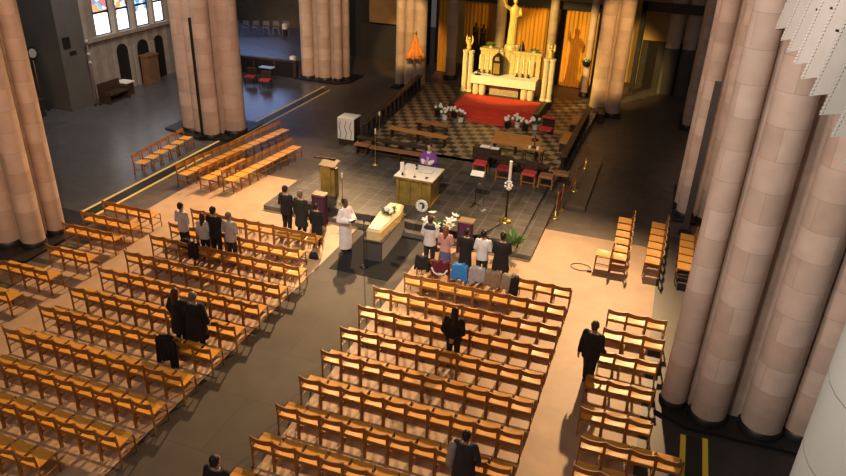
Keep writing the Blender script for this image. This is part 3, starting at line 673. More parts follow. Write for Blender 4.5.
for k in range(11): MB().ball((random.uniform(-.13,.13),random.uniform(-.32,.32),.08+random.uniform(0,.05)),.06,n=8,k=6).obj('flower',PETAL,t)

# benches, rails and chairs around the sanctuary
def bench(x,y,L,z,label,rz=0,h=.45,m=WOOD2,dp=.36,back=False,name='bench',group='benches round the sanctuary'):
    t=thing(name,label,'bench',(x,y,z),rz,group); MB().box(-L/2,-dp/2,h-.06,L/2,dp/2,h).obj('seat',m,t,bevel=.01)
    for s in (-1,1): MB().box(s*(L/2-.12)-.03,-dp/2+.03,0,s*(L/2-.12)+.03,dp/2-.03,h-.06).obj('leg',DWOOD,t)
    if L>1.5: MB().box(-.03,-dp/2+.03,0,.03,dp/2-.03,h-.06).obj('leg',DWOOD,t)
    MB().box(-L/2+.12,-.02,.12,L/2-.12,.02,.18).obj('stretcher',DWOOD,t)
    if back:
        MB().box(-L/2,dp/2,h-.02,L/2,dp/2+.05,h+.34).obj('backrest',m,t)
    return t
bench(-3.72,25.15,.66,P,'short leather topped bench left of the long one by the dark rail',0,.42,LEATHER)
bench(-2.0,25.05,2.65,P,'long leather topped bench in front of the dark rail, left',0,.42,LEATHER)
bench(-2.15,27.5,2.75,SZ,'orange wooden bench nearest the dark rail on patterned floor',-radians(5),.45)
bench(-2.0,29.0,1.55,SZ,'shorter brown bench behind the orange one on patterned floor',-radians(6),.45,LEATHER)
bench(2.1,27.8,2.05,SZ,'wooden bench with low back right of centre on patterned floor',-radians(2),.45,WOOD2,.42,True)
def rail(x0,y0,x1,y1,z,label,h=.75,bars=6):
    d=V((x1-x0,y1-y0)); L=d.length; t=thing('communion_rail',label,'rail',((x0+x1)/2,(y0+y1)/2,z),math.atan2(d.y,d.x),'dark rails of the sanctuary')
    MB().box(-L/2,-.13,h-.1,L/2,.13,h).obj('top_rail',DWOOD,t,bevel=.015); MB().box(-L/2,-.12,0,L/2,.12,.12).obj('rail_base',DARKST,t)
    for k in range(bars):
        x=-L/2+.1+(L-.2)*k/(bars-1); MB().box(x-.06,-.07,.12,x+.06,.07,h-.1).obj('baluster',DARKST,t)
    return t
rail(-4.2,25.75,-.95,25.65,P,'dark rail behind the long leather bench on the left',.52)
rail(-4.33,26.6,-5.0,35.6,SZ,'long dark rail along the left side of the patterned floor',.80,14)
rail(4.25,26.7,4.25,34.2,SZ,'long dark rail along the right side of the patterned floor',.62,12)
rail(.95,26.05,3.9,25.75,P,'dark low rail behind the red cushioned chairs',.46)
def armchair(x,y,label,seatm,back=True):
    t=thing('sanctuary_chair',label,'chair',(x,y,P),0,'seats in a row at the right of the platform')
    MB().box(-.27,-.24,.40,.27,.24,.50).obj('seat_cushion',seatm,t,bevel=.03)
    for sx in (-.25,.25):
        for sy in (-.2,.2): MB().bar((sx,sy,.40),(sx,sy,0),.05).obj('leg',WOOD,t)
    MB().bar((-.25,-.2,.14),(.25,-.2,.14),.035).obj('stretcher',WOOD,t)
    if back:
        MB().box(-.28,.22,.5,.28,.27,.85).obj('backrest',DWOOD,t)
        for sx in (-.27,.27): MB().bar((sx,-.2,.66),(sx,.25,.66),.04).obj('armrest',DWOOD,t)
armchair(1.35,25.0,'red cushioned dark chair leftmost beside the low rail',REDC)
armchair(2.32,24.85,'darker red seated chair in the middle, behind tall white candle',mat('deep_red_cushion',(.33,.02,.03),.7))
armchair(3.32,24.75,'red cushioned chair next to the two brown stools',REDC)
armchair(3.98,24.75,'brown topped stool right beside the last red cushioned chair',LEATHER,False)
t=thing('padded_stool','low brown padded stool at the right platform edge','stool',(4.42,25.5,P)); MB().box(-.3,-.22,.3,.3,.22,.4).obj('seat',LEATHER,t,bevel=.02)
for sx in (-.26,.26):
    for sy in (-.18,.18): MB().bar((sx,sy,.3),(sx,sy,0),.04).obj('leg',DWOOD,t)
t=thing('credence_table','small wooden table with vessels among the dark seats, right','table',(3.05,26.75,SZ)); MB().box(-.4,-.28,.72,.4,.28,.76).obj('tabletop',WOOD2,t)
for sx in (-.35,.35):
    for sy in (-.23,.23): MB().bar((sx,sy,.72),(sx,sy,0),.04).obj('leg',DWOOD,t)
t=thing('sanctuary_lamp_stand','ornate small metal stand on the credence table','vessel',(3.05,26.8,SZ+.76)); MB().lathe([(.12,0),(.03,.05),(.02,.25),(.16,.3),(.12,.36),(.02,.4),(.015,.5)],(0,0),14).obj('vessel',BRONZE,t)
for x in (2.9,3.22): candle(x,26.6,SZ+.76,.05,.12,f'short pale candle on {"left" if x<3 else "right"} side of the credence table','candles on the credence table')
t=thing('server_box','dark box seat with folded white sheets behind leftmost red chair','box',(1.2,26.5,SZ)); MB().box(-.55,-.2,0,.55,.2,.6).obj('box_body',DWOOD,t)
MB().box(-.28,-.15,.6,.12,.15,.62).obj('white_sheet',PAPER,t); MB().box(.16,-.18,.6,.5,.08,.615).obj('white_sheet',PAPER,t)
bench(3.9,29.6,1.6,SZ,'short orange bench against the near end of right rail',pi/2,.45,WOOD2,.34)
bench(3.9,32.4,1.5,SZ,'short orange bench against the far end of right rail',pi/2,.45,WOOD2,.34)
t=thing('low_stool','small orange wooden stool alone on patterned floor, right','stool',(3.4,31.0,SZ)); MB().box(-.22,-.18,.16,.22,.18,.22).obj('seat',WOOD2,t)
for sx in (-.18,.18): MB().box(sx-.02,-.16,0,sx+.02,.16,.16).obj('leg',WOOD2,t)
t=thing('kneeling_desk','red cushioned kneeling desk right of the white flower pots','kneeler',(2.75,31.3,SZ),radians(-10)); MB().box(-.28,-.22,.1,.28,.22,.2).obj('cushion',REDC,t); MB().box(-.28,.2,0,.28,.25,.62).obj('front_panel',DWOOD,t); MB().box(-.3,.05,.62,.3,.35,.67).obj('desk_top',REDC,t)
t=thing('clothed_side_table','small table with a long embroidered white cloth, left of rail','table',(-5.16,26.95,0))
MB().box(-.36,-.33,0,.36,.33,1.2).obj('table_body',DWOOD,t); MB().box(-.39,-.37,1.2,.39,.37,1.24).obj('tabletop',WHITE,t)
b=MB()
for k in range(20):
    x0=-.39+.78*k/20; x1=-.39+.78*(k+1)/20; y0=-.375-.025*(k%2); y1=-.375-.025*((k+1)%2)
    b.add([(x0,y0,.3),(x1,y1,.3),(x1,-.37,1.24),(x0,-.37,1.24),(x0,y0+.015,.3),(x1,y1+.015,.3),(x1,-.355,1.24),(x0,-.355,1.24)],[(0,1,2,3),(7,6,5,4),(0,4,5,1)])
b.obj('cloth_drop',WHITE,t)
for x in (-.26,0,.24): MB().tube([(x,-.405,.35),(x+.05,-.405,.6),(x-.04,-.405,.85),(x+.03,-.402,1.1)],.014).obj('red_embroidery',ROPE,t)
# rope barriers on the right
def ropepost(x,y,z,h,label):
    t=thing('rope_post',label,'rope post',(x,y,z),group='gilded posts of the rope barrier')
    MB().lathe([(.17,0),(.17,.03),(.13,.07),(.03,.1),(.024,h),(.045,h+.02),(.02,h+.06)],(0,0),18).obj('post',BRASS,t); return t
ropepost(4.72,22.85,0,.95,'gilded rope post nearest the beige floor corner'); ropepost(4.78,23.6,0,.95,'gilded rope post second from the beige floor corner')
ropepost(5.0,25.3,.15,.95,'gilded rope post at middle of the narrow brown platform'); ropepost(5.05,27.9,.15,.95,'gilded rope post at far end of the narrow brown platform')
def ropeb(p,q,label,sag=.5,n=10):
    p,q=V(p),V(q); tag(MB().tube([p.lerp(q,i/n)-V((0,0,sag*4*(i/n)*(1-i/n))) for i in range(n+1)],.022).obj('barrier_rope',ROPE),label,'rope','red barrier ropes')
ropeb((4.74,22.9,.92),(4.80,23.55,.92),'red rope hanging low between the two nearest gilded posts',.75)
ropeb((4.80,23.65,.92),(5.0,25.25,1.05),'red rope rising from second gilded post to narrow platform',.45)
ropeb((5.0,25.35,1.08),(5.05,27.85,1.08),'red rope between the gilded posts on the narrow platform',.35)
t=thing('cable_loop','thin dark cable loop with plug on floor by single chair','cable',(6.2,19.6,.006)); MB().tube([(.3*cos(a*.35)-.1,.22*sin(a*.35),.012) for a in range(17)],.010).obj('cable',BLACK,t); MB().box(.12,-.2,0,.26,-.12,.05).obj('plug',BLACK,t)

# ------------------------------------------------------------------ high altar
AX=-.15
t=thing('high_altar','stone high altar table on short round legs, white cloth front','altar',(AX,34.75,DZ))
MB().box(-1.62,-.42,.62,1.62,.45,.98).obj('altar_table',ALABASTER,t,bevel=.02)
for x in (-1.42,-1.08,1.08,1.42): MB().lathe([(.15,0),(.17,.1),(.17,.5),(.14,.62)],(x,-.22),16).obj('leg',ALABASTER,t)
MB().box(-.75,-.05,0,.75,.2,.62).obj('carved_panel',mat('carved_stone',(.42,.34,.27),.7,noise=.4,scale=16,bump=.4),t)
b=MB(); b.box(-1.66,-.46,.98,1.66,.47,1.0).box(-1.66,-.47,.58,1.66,-.44,1.0)
tag(b.obj('altar_cloth',WHITE,loc=(AX,34.75,DZ)),'bright white cloth over the top and front of high altar','cloth')
lathe_thing('incense_boat','small dark vessel standing on left of high altar cloth','vessel',(AX-1.35,34.42,DZ+1.0),[(.16,0),(.17,.03),(.03,.05),(.03,.16),(.015,.28)],BRONZE)
rz_=DZ
t=thing('reredos','gilded carved panel rising behind the high altar','altar screen',(AX,35.55,rz_))
MB().box(-1.5,-.22,0,1.62,.22,2.12).obj('screen_panel',REREDOS,t,bevel=.02)
for k in range(12): MB().box(-1.42+k*.265,-.26,1.0,-1.30+k*.265,-.21,2.0).obj('relief_strip',REREDOS,t)
MB().box(-1.55,-.27,2.06,1.67,.27,2.16).obj('cornice',REREDOS,t)
t=thing('tabernacle','dark bronze domed tabernacle box in the middle of high altar','tabernacle',(AX-.45,34.90,DZ+1.0))
MB().lathe([(.30,0),(.30,.72),(.33,.75),(.25,.92),(.10,1.06),(.03,1.1),(.02,1.3)],(0,0),8,a0=pi/8,smooth=False).obj('box_body',BRONZE,t)
dr_=MB().box(-.16,-.30,.1,.16,-.27,.62).obj('door',GOLD,t); MB().ball((.1,-.31,.36),.02,n=8,k=6).obj('door_knob',BRASS,dr_); MB().bar((-.1,0,1.32),(.1,0,1.32),.025).bar((0,0,1.2),(0,0,1.45),.025).obj('cross',GOLD,t)
for i,x in enumerate((-1.4,-1.13,-.86,.55,.85,1.15)):
    t=thing('tall_altar_candle',f'tall white candle in low bronze holder, {ORD[i]} from left on high altar','candle',(AX+x,34.92,DZ+1.0),group='six tall candles on the high altar')
    MB().lathe([(.10,0),(.09,.03),(.04,.08),(.05,.16),(.07,.18)],(0,0),12).obj('holder',BRONZE,t); MB().lathe([(.038,.18),(.036,.9),(.01,.92)],(0,0),10).obj('candle',WAX,t)
for s,cx,lab in ((-1,-2.13,'left'),(1,2.02,'right')):
    t=thing('altar_column',f'pair of pale octagonal shafts standing at the {lab} end of high altar','column',(cx,34.75,DZ),group='column pairs flanking the high altar')
    for dx in (-.15,.15): MB().lathe([(.17,0),(.17,.06),(.135,.1),(.135,1.95),(.16,2.0),(.16,2.1)],(dx,0),8,smooth=False).obj('shaft',ALABASTER,t)
    t=thing('angel_figure',f'small gilded angel with raised wings on the {lab} column pair','statue',(cx,34.75,DZ+2.1),group='gilded angels on the column pairs')
    b=MB().cap((0,0,.1),(0,0,.42),.12,.08).ball((0,0,.58),.07).cap((0,-.02,.4),(.0,-.15,.45),.035,.03)
    b.obj('robed_body',GILT,t)
    for q in (-1,1): MB().loft([(q*.08,.05,.2,.03,.02),(q*.14,.06,.4,.06,.02),(q*.16,.06,.6,.04,.018),(q*.13,.06,.72,.01,.01)],10).obj('wing',GILT,t)
# gilded statue
t=None
b=MB(); fz=0
b.loft([(0,0,.0,.24,.2),(0,0,.12,.25,.21),(.01,0,.6,.22,.18),(.02,0,1.0,.21,.17),(.03,0,1.25,.20,.16),(.03,0,1.55,.23,.17),(.04,0,1.75,.25,.15),(.04,0,1.86,.12,.10),(.04,0,1.93,.07,.07)],20)
b.ball((.04,-.01,2.07),.105,.12,.145).ball((.04,-.12,2.05),.02,.03,.025).ball((.04,.02,2.1),.125,.12,.13)
for q,pts in ((-1,((-.2,0,1.72),(-.40,-.1,1.85),(-.52,-.22,2.12))),(1,((.28,0,1.70),(.36,-.08,1.42),(.22,-.25,1.40)))):
    b.cap(pts[0],pts[1],.095,.085).cap(pts[1],pts[2],.085,.05); e=V(pts[2]); d=(e-V(pts[1])).normalized(); b.ball(e+d*.05,.05,.035,.06)
    for k in range(4): b.cap(e+d*.08+V((.022*(k-1.5),0,0)),e+d*.17+V((.03*(k-1.5),-.01,0)),.012,.009,6,2)
    b.cap(e+d*.03,e+d*.08+V((-.06*q,0,0)),.014,.011,6,2)
for k in range(9):
    a=pi+pi*k/8; b.tube([(.22*cos(a),.19*sin(a),.03),(.21*cos(a)+.01,.18*sin(a),.6),(.19*cos(a)+.03,.16*sin(a),1.2),(.12*cos(a)+.04,.15*sin(a),1.6)],.022)
st=b.remesh('gilded_statue',GILT,.016,2)
o=link('gilded_statue',st,None,(AX-.0,35.55,DZ+2.44),radians(14)); tag(o,'tall gilded robed statue with one raised arm above the altar screen','statue')
tag(MB().lathe([(.34,0),(.34,.2),(.28,.28)],(0,0),20).obj('statue_pedestal',REREDOS,loc=(AX-.0,35.55,DZ+2.16)),'round gilded pedestal under the tall gilded statue','pedestal')
def darkfig(x,y,z,h,label):
    k=h/1.3; t=thing('dark_figure',label,'statue',(x,y,z),group='dark figures left of the gilded statue')
    b=MB().loft([(0,0,0,.2*k,.16*k),(0,0,.5*k,.16*k,.13*k),(0,0,.85*k,.18*k,.13*k),(0,0,1.0*k,.16*k,.1*k),(0,0,1.08*k,.06*k,.06*k)],16).ball((0,-.01,1.18*k),.085*k,.095*k,.115*k).cap((.15*k,0,.95*k),(.05*k,-.15*k,.75*k),.05*k,.04*k).cap((-.15*k,0,.95*k),(-.03*k,-.15*k,.75*k),.05*k,.04*k)
    link('robed_body',b.remesh('robed_body',BRONZE,.014,1),t); return t
for (x,h,lab) in ((-3.35,1.25,'left'),(-2.9,1.2,'right')):
    pd=tag(MB().box(-.24,-.24,0,.24,.24,2.05).obj('stone_pedestal',DARKST,loc=(x,40.4,0)),f'dark pedestal under the {lab} dark figure','pedestal','pedestals of the dark figures')
    darkfig(x,40.4,2.05,h,f'{lab} one of two dark robed figures before the dim curtain')
t=thing('shadow_cone','dark cone for a triangular shadow, right end of the altar screen','finial',(AX+.55,35.6,DZ+2.16)); MB().lathe([(.17,0),(.16,.06),(.02,.52)],(0,0),12).obj('cone',BRONZE,t)  # dark solid put in for a triangular shadow
t=thing('altar_plant','bushy pale green plant on the left of the altar screen','plant',(AX-1.05,35.55,DZ+2.16)); foliage((0,0,.08),50,.4,.035,1,LGREEN,t); MB().lathe([(.1,0),(.12,.14)],(0,0),12).obj('pot',ALABASTER,t)
t=thing('altar_plant','low pale green plant on the right of the altar screen','plant',(AX+1.2,35.55,DZ+2.16)); foliage((0,0,.06),40,.36,.035,1,LGREEN,t,up=.6); MB().lathe([(.1,0),(.12,.12)],(0,0),12).obj('pot',ALABASTER,t)
t=thing('block_candle','short pale candle beside the foot of the gilded statue','candle',(AX+.28,35.5,DZ+2.16)); MB().lathe([(.09,0),(.09,.28)],(0,0),14).obj('wax',WAX,t)
# white flower pots before the predella
for i,(x,y) in enumerate(((-2.6,31.5),(-2.1,31.1),(-1.75,31.5),(-1.3,31.1),(.98,31.1),(1.35,31.5),(1.8,31.1),(2.2,31.5))):
    left=i<4; t=thing('flower_pot',f'pot of white flowers, {ORD[i%4]} from left in the group {"left" if left else "right"} of red steps','flower pot',(x,y,SZ+(.03 if False else 0)),0,'white flower pots before the high altar')
    MB().lathe([(.12,0),(.15,.24),(.16,.25)],(0,0),14).obj('pot',PETAL if i%2 else DARKST,t); foliage((0,0,.22),46,.34,.035,1,GREEN,t)
    for k in range(6): MB().ball((random.uniform(-.2,.2),random.uniform(-.2,.2),.42+random.uniform(-.05,.15)),.075,n=8,k=6).obj('flower',PETAL,t)
# orange half-open umbrella on the left choir pillar
t=thing('processional_umbrella','half closed orange and gold silk umbrella before left choir pillar','umbrella',(-5.5,36.1,0))
n=16; vs=[]; fs=[]; prof=[(.03,3.15),(.12,2.95),(.22,2.55),(.33,2.25),(.46,2.08),(.45,1.94)]
for j,(r,z) in enumerate(prof):
    for i in range(n*2):
        a=pi*i/n; rr=r*(1+(.16 if i%4<2 else -.14)*min(1,j/2)); vs.append((rr*cos(a),rr*sin(a),z-(.05 if j==5 and i%4<2 else 0)))
for j in range(len(prof)-1):
    for i in range(n*2): k=(i+1)%(n*2); fs.append((j*2*n+i,j*2*n+k,(j+1)*2*n+k,(j+1)*2*n+i))
b=MB(); b.add(vs,[f[::-1] for f in fs]); b.obj('canopy',UMB,t); MB().tube([(0,0,.1),(0,0,3.15)],.022).obj('pole',GOLD,t); MB().lathe([(.02,3.15),(.06,3.2),(.05,3.28),(.01,3.36)],(0,0),12).obj('finial',GOLD,t)
MB().lathe([(.24,0),(.24,.05),(.05,.12)],(0,0),16).obj('foot',DWOOD,t)
# flower basket on the right slender column
t=thing('hanging_flower_basket','grey green flower basket fixed to the right slender column','flower arrangement',(3.28,39.25,1.7)); MB().lathe([(.05,0),(.2,.12),(.24,.3)],(0,0),14).obj('basket',BRONZE,t); foliage((0,0,.25),60,.36,.04,1,LGREEN,t)
for k in range(7): MB().ball((random.uniform(-.2,.2),random.uniform(-.2,.2),.4+random.uniform(-.05,.1)),.06,n=8,k=6).obj('flower',mat('dusty_petal',(.5,.46,.4),.7) if k==0 else bpy.data.materials['dusty_petal'],t)
bench(4.75,35.4,1.3,0,'dark bench end by the right choir pillar foot',pi/2+radians(8),.5,DWOOD,.34)

sp2=thing('column_loudspeaker','tall thin dark loudspeaker strip on the middle left pillar','loudspeaker',(-11.12,24.60,0))
MB().box(-.045,-.045,.2,.045,.045,5.2).obj('speaker_body',BLACK,sp2,bevel=.01); MB().box(-.12,-.1,0,.12,.1,.2).obj('base',BLACK,sp2)
# left transept furnishings
t=thing('round_sign_stand','round pale disc on a thin reddish pole near the left wall','standing sign',(-20.4,25.0,0))
MB().tube([(0,0,.05),(0,0,2.45)],.03).obj('pole',mat('reddish_pole',(.16,.06,.04),.5),t); MB().lathe([(.3,0),(.3,.04),(.06,.1)],(0,0),16).obj('foot',BLACK,t)
o=MB().lathe([(.30,-.04),(.30,.04)],(0,0),24).obj('disc_rim',DARKST,t); o.rotation_euler=(0,pi/2,0); o.location=(.0,0,2.72)
o=MB().lathe([(.21,-.05),(.21,.05)],(0,0),24).obj('disc',mat('pale_disc',(.38,.36,.33),.6),t); o.rotation_euler=(0,pi/2,0); o.location=(.02,0,2.72)
t=thing('dark_cupboard','low dark wooden cupboard standing under the round disc','cupboard',(-19.9,23.6,0)); MB().box(-.35,-.9,0,.35,.75,.8).obj('cupboard_body',DWOOD,t); MB().box(-.4,-.95,.8,.4,.8,.85).obj('cupboard_top',DWOOD,t)
t=thing('dark_pew','dark wooden pew against the left wall pier','pew',(-18.55,27.8,0)); MB().box(-.3,-.75,.4,.3,.75,.46).obj('seat',DWOOD,t); MB().box(-.36,-.75,0,-.3,.75,.95).obj('backrest',DWOOD,t)
for y in (-.7,.7): MB().box(-.3,y-.04,0,.3,y+.04,.6).obj('end_panel',DWOOD,t)
t=thing('white_topped_table','small table with white top beside the dark pew','table',(-18.9,29.0,0)); MB().box(-.35,-.3,.62,.35,.3,.68).obj('tabletop',WHITE,t); MB().box(-.3,-.25,0,.3,.25,.62).obj('table_body',DWOOD,t)
t=thing('wall_plaque','dark square plaque on the left wall pier','plaque',(-19,25.75,2.95)); MB().box(0,-.2,0,.04,.22,.5).obj('plaque_panel',DARKST,t)
t=thing('name_plate','small dark plate below the square plaque on left pier','plaque',(-19,26.05,2.6)); MB().box(0,-.2,0,.03,.2,.16).obj('plate',DARKST,t)
t=thing('processional_cross','thin tall standing pole with pale bosses at the pier edge','pole',(-18.75,26.75,0)); MB().tube([(0,0,0),(0,0,3.2)],.025).obj('pole',mat('pinkish_pole',(.22,.13,.11),.6),t)
for z in (2.1,2.5,3.1): MB().ball((0,0,z),.10).obj('boss',mat('pale_boss',(.4,.33,.3),.6) if z<2.2 else bpy.data.materials['pale_boss'],t)
MB().lathe([(.2,0),(.2,.04),(.04,.08)],(0,0),12).obj('foot',BLACK,t)

# ------------------------------------------------------------------ people
SKIN=mat('skin',(.50,.29,.20),.55); SKIND=mat('dark_skin',(.10,.05,.03),.5)
def cloth(n,rgb): return mat(n,rgb,.8,noise=.12,scale=9,bump=.1)
CL=dict(black=cloth('black_wool',(.011,.011,.012)),white=cloth('white_cotton',(.72,.70,.70)),grey=cloth('grey_cotton',(.40,.37,.36)),navy=cloth('navy_cloth',(.02,.022,.04)),
  pink=cloth('pink_cotton',(.62,.32,.30)),blue=cloth('blue_denim',(.10,.12,.24)),jeans=cloth('dark_trousers',(.022,.022,.026)),alb=cloth('white_alb',(.78,.72,.76)),stole=cloth('black_stole',(.02,.02,.022)),
  purple=PURPLE,green=cloth('dark_olive_wool',(.022,.022,.017)),greyblue=cloth('slate_coat',(.032,.037,.046)),dpurp=cloth('plum_scarf',(.15,.03,.11)))
HAIR=dict(dark=mat('dark_hair',(.012,.009,.008),.5),brown=mat('brown_hair',(.075,.032,.014),.5),blond=mat('blond_hair',(.42,.28,.13),.5),greyh=mat('grey_hair',(.16,.14,.12),.5),red=mat('auburn_hair',(.22,.075,.03),.5))
SHOE=mat('black_shoe',(.012,.011,.010),.35); EYE=mat('eye',(.02,.015,.012),.2)
ARM={'down':((.24,-.02,1.13),(.25,.05,.88)),'fold':((.24,-.02,1.13),(.07,.22,1.06)),'read':((.27,.02,1.14),(.09,.30,1.14)),'wide':((.285,-.03,1.16),(.29,.07,.92)),'lap':((.235,.02,1.14),(.06,.20,.92)),'back':((.27,-.10,1.14),(.06,-.17,.95))}
def person(x,y,z,h,rz,label,top,bottom,hair,arm='down',kind='trousers',longhair=False,stride=0,skin=SKIN,coat=False,extra=None,girth=1.0,lean=0):
    k=h/1.78; A=[V((0,0,0)),V((0,0,0))]
    def P_(p): return V((p[0]*k,p[1]*k,p[2]*k))
    hip=[V((-.09,0,.92)),V((.09,0,.92))]
    knee=[V((-.10,.03+stride*.16,.49)),V((.10,.03-stride*.10,.49))]; ank=[V((-.10,-.01+stride*.26,.085)),V((.10,-.01-stride*.32,.085+.05*abs(stride)))]
    sh=[V((-.185,0,1.43)),V((.185,0,1.43))]; el,wr=ARM[arm]
    el=[V((-el[0],el[1],el[2])),V(el)]; wr=[V((-wr[0],wr[1],wr[2])),V(wr)]
    if stride: wr[0]+=V((0,-.12,0)); wr[1]+=V((0,.16,.04))
    def body_torso(b,o=0,z0=.84,g=1.0,z1=1.5):
        R=[(.84,.165,.115),(.95,.168,.12),(1.08,.148,.108),(1.22,.162,.118),(1.34,.188,.115),(1.42,.178,.095),(1.47,.10,.075)]
        b.loft([(0,0,zz*k,(rx*g+o)*k,(ry*g+o)*k) for zz,rx,ry in R if zz>=z0 and zz<=z1],22)
    b=MB(); body_torso(b)
    b.cap(P_((0,-.005,1.44)),P_((0,.015,1.56)),.062*k,.056*k,14)
    # head: skull, jaw, nose, ears, lips, brow
    b.ball(P_((0,.005,1.665)),.080*k,.098*k,.112*k,18,12).ball(P_((0,.045,1.60)),.060*k,.062*k,.062*k,14,8)
    b.cap(P_((0,.098,1.668)),P_((0,.122,1.632)),.010*k,.016*k,8).cap(P_((-.022,.100,1.597)),P_((.022,.100,1.597)),.010*k,.010*k,8)
    b.cap(P_((-.045,.085,1.692)),P_((.045,.085,1.692)),.014*k,.014*k,8)
    for s in (-1,1): b.ball(P_((s*.082,0,1.655)),.014*k,.024*k,.034*k,8,6)
    for i in (0,1):
        q=-1 if i==0 else 1
        b.cap(P_(sh[i]),P_(el[i]),.050*k,.042*k).cap(P_(el[i]),P_(wr[i]),.041*k,.027*k)
        b.cap(P_(hip[i]),P_(knee[i]),.085*k,.056*k).cap(P_(knee[i]),P_(ank[i]),.055*k,.036*k)
        b.cap(P_(ank[i]+V((0,-.03,-.035))),P_(ank[i]+V((0,.15,-.05))),.036*k,.030*k)
        # hand: palm, four curled fingers, thumb
        d=(wr[i]-el[i]).normalized(); side=V((1,0,0)) if arm in('down','wide') else V((0,0,1)); side=(side-d*side.dot(d)).normalized()
        side=V((0,1,0))-d*d.y if arm in('down','wide') else side; side.normalize(); nrm=d.cross(side)*q
        pc=wr[i]+d*.055
        b.cap(P_(wr[i]+d*.01),P_(pc-side*.016),.026*k,.026*k).cap(P_(wr[i]+d*.01),P_(pc+side*.016),.026*k,.026*k)
        for f,(off,L) in enumerate(((.030,.068),(.010,.078),(-.010,.072),(-.030,.056))):
            r0=pc+side*off+d*.02; m_=r0+d*L*.55-nrm*.004; e_=m_+d*L*.42-nrm*.022
            b.cap(P_(r0),P_(m_),.0095*k,.009*k,7,2).cap(P_(m_),P_(e_),.009*k,.0075*k,7,2)
        t0=wr[i]+d*.03+side*.024; t1=t0+side*.034+d*.03; b.cap(P_(t0),P_(t1),.012*k,.010*k,7,2).cap(P_(t1),P_(t1+d*.03-nrm*.008),.010*k,.008*k,7,2)
    body=link('person',b.remesh('person',skin,.0095,1),None,(x,y,z),rz); tag(body,label,'person')
    if lean: body.rotation_euler=(lean,0,rz)
    for s in (-1,1): MB().ball(P_((s*.032,.094,1.668)),.010*k,.008*k,.008*k,8,6).obj('eye',EYE,body)
    # hair
    b=MB().ball(P_((0,-.018,1.69)),.094*k,.104*k,.108*k,16,10)
    if longhair: b.cap(P_((0,-.06,1.66)),P_((0,-.10,1.36)),.085*k,.055*k).cap(P_((-.06,-.03,1.66)),P_((-.07,-.06,1.42)),.04*k,.03*k).cap(P_((.06,-.03,1.66)),P_((.07,-.06,1.42)),.04*k,.03*k)
    else: b.ball(P_((0,-.055,1.63)),.075*k,.060*k,.075*k)
    link('hair',b.remesh('hair',HAIR[hair],.012,2),body)
    # upper garment
    g=girth; b=MB()
    if kind=='robe':
        b.loft([(0,.0,.12*k,.225*k,.19*k),(0,0,.4*k,.215*k,.18*k),(0,0,.95*k,.20*k,.16*k),(0,0,1.25*k,.195*k,.15*k),(0,0,1.40*k,.19*k,.12*k),(0,0,1.49*k,.09*k,.085*k)],24)
        sl=.085
    else:
        body_torso(b,.022,.84,g); sl=.026
        if coat: b.loft([(0,0,.50*k,.225*g*k,.17*g*k),(0,0,.85*k,.20*g*k,.15*g*k),(0,0,1.1*k,.175*g*k,.135*g*k),(0,0,1.25*k,.18*g*k,.14*g*k)],22)
        else: b.loft([(0,0,.80*k,.195*g*k,.145*g*k),(0,0,.9*k,.195*g*k,.145*g*k),(0,0,1.08*k,.172*g*k,.132*g*k),(0,0,1.25*k,.18*g*k,.14*g*k)],22)
    for i in (0,1):
        e2=wr[i]+(el[i]-wr[i])*.12
        b.cap(P_(sh[i]+V((0,0,-.01))),P_(el[i]),(.068 if g<=1 else .078)*k,(.050+sl*.6)*k).cap(P_(el[i]),P_(e2),(.048+sl*.6)*k,(.034+sl*.7)*k)
    link('robe' if kind=='robe' else ('coat' if coat else 'shirt'),b.remesh('garment',top,.014,3),body)
    # lower garment
    if kind in('trousers','coat'):
        b=MB()
        for i in (0,1): b.cap(P_(hip[i]),P_(knee[i]),.105*k,.078*k).cap(P_(knee[i]),P_(ank[i]+V((0,0,.03))),.076*k,.060*k)
        b.loft([(0,0,.80*k,.175*k,.13*k),(0,0,.98*k,.172*k,.128*k)],20); link('trousers',b.remesh('trousers',bottom,.014,3),body)
    elif kind=='skirt':
        b=MB().loft([(0,0,.42*k,.235*k,.19*k),(0,0,.7*k,.21*k,.165*k),(0,0,.95*k,.172*k,.13*k)],22); link('skirt',b.remesh('skirt',bottom,.014,3),body)
    for i in (0,1):
        b=MB().cap(P_(ank[i]+V((0,-.045,-.045))),P_(ank[i]+V((0,.15,-.052))),.043*k,.036*k); b.loft([(ank[i].x*k,(ank[i].y+.05)*k,(ank[i].z-.085)*k,.045*k,.13*k),(ank[i].x*k,(ank[i].y+.05)*k,(ank[i].z-.06)*k,.045*k,.13*k)],14)
        link('shoe',b.remesh('shoe',SHOE,.012,1),body)
    if extra: extra(body,k,P_)
    return body
FZ=.006; L=[]
person(-5.44,15.70,FZ,1.68,-.1,'person in pale grey shirt with dark hair, leftmost among left chairs',CL['white'],CL['jeans'],'dark','fold')
person(-4.66,15.64,FZ,1.5,.1,'girl with long brown hair in white top, beside man in suit',CL['white'],CL['jeans'],'brown','down',longhair=True)
person(-4.30,15.70,FZ,1.76,0,'man in black suit among the left chairs',CL['black'],CL['black'],'dark','lap',girth=1.08)
person(-3.75,15.66,FZ,1.70,0,'person in light grey shirt right of man in suit',CL['grey'],CL['jeans'],'greyh','fold')
def scarf(c):
    def f(body,k,P_): 
        b=MB().loft([(0,.02*k,1.34*k,.17*k,.15*k),(0,.01*k,1.45*k,.14*k,.13*k),(0,0,1.52*k,.085*k,.085*k)],18).cap(P_((.03,.14,1.40)),P_((.05,.17,1.12)),.045*k,.04*k).cap(P_((-.02,-.13,1.42)),P_((-.03,-.17,1.2)),.045*k,.04*k)
        link('scarf',b.remesh('scarf',CL[c],.014,2),body)
    return f
def dbag(body,k,P_): MB().box(-.09,-.02,.72,.09,.10,.95).obj('handbag',BLACK,body,loc=(-.36,0,.18))
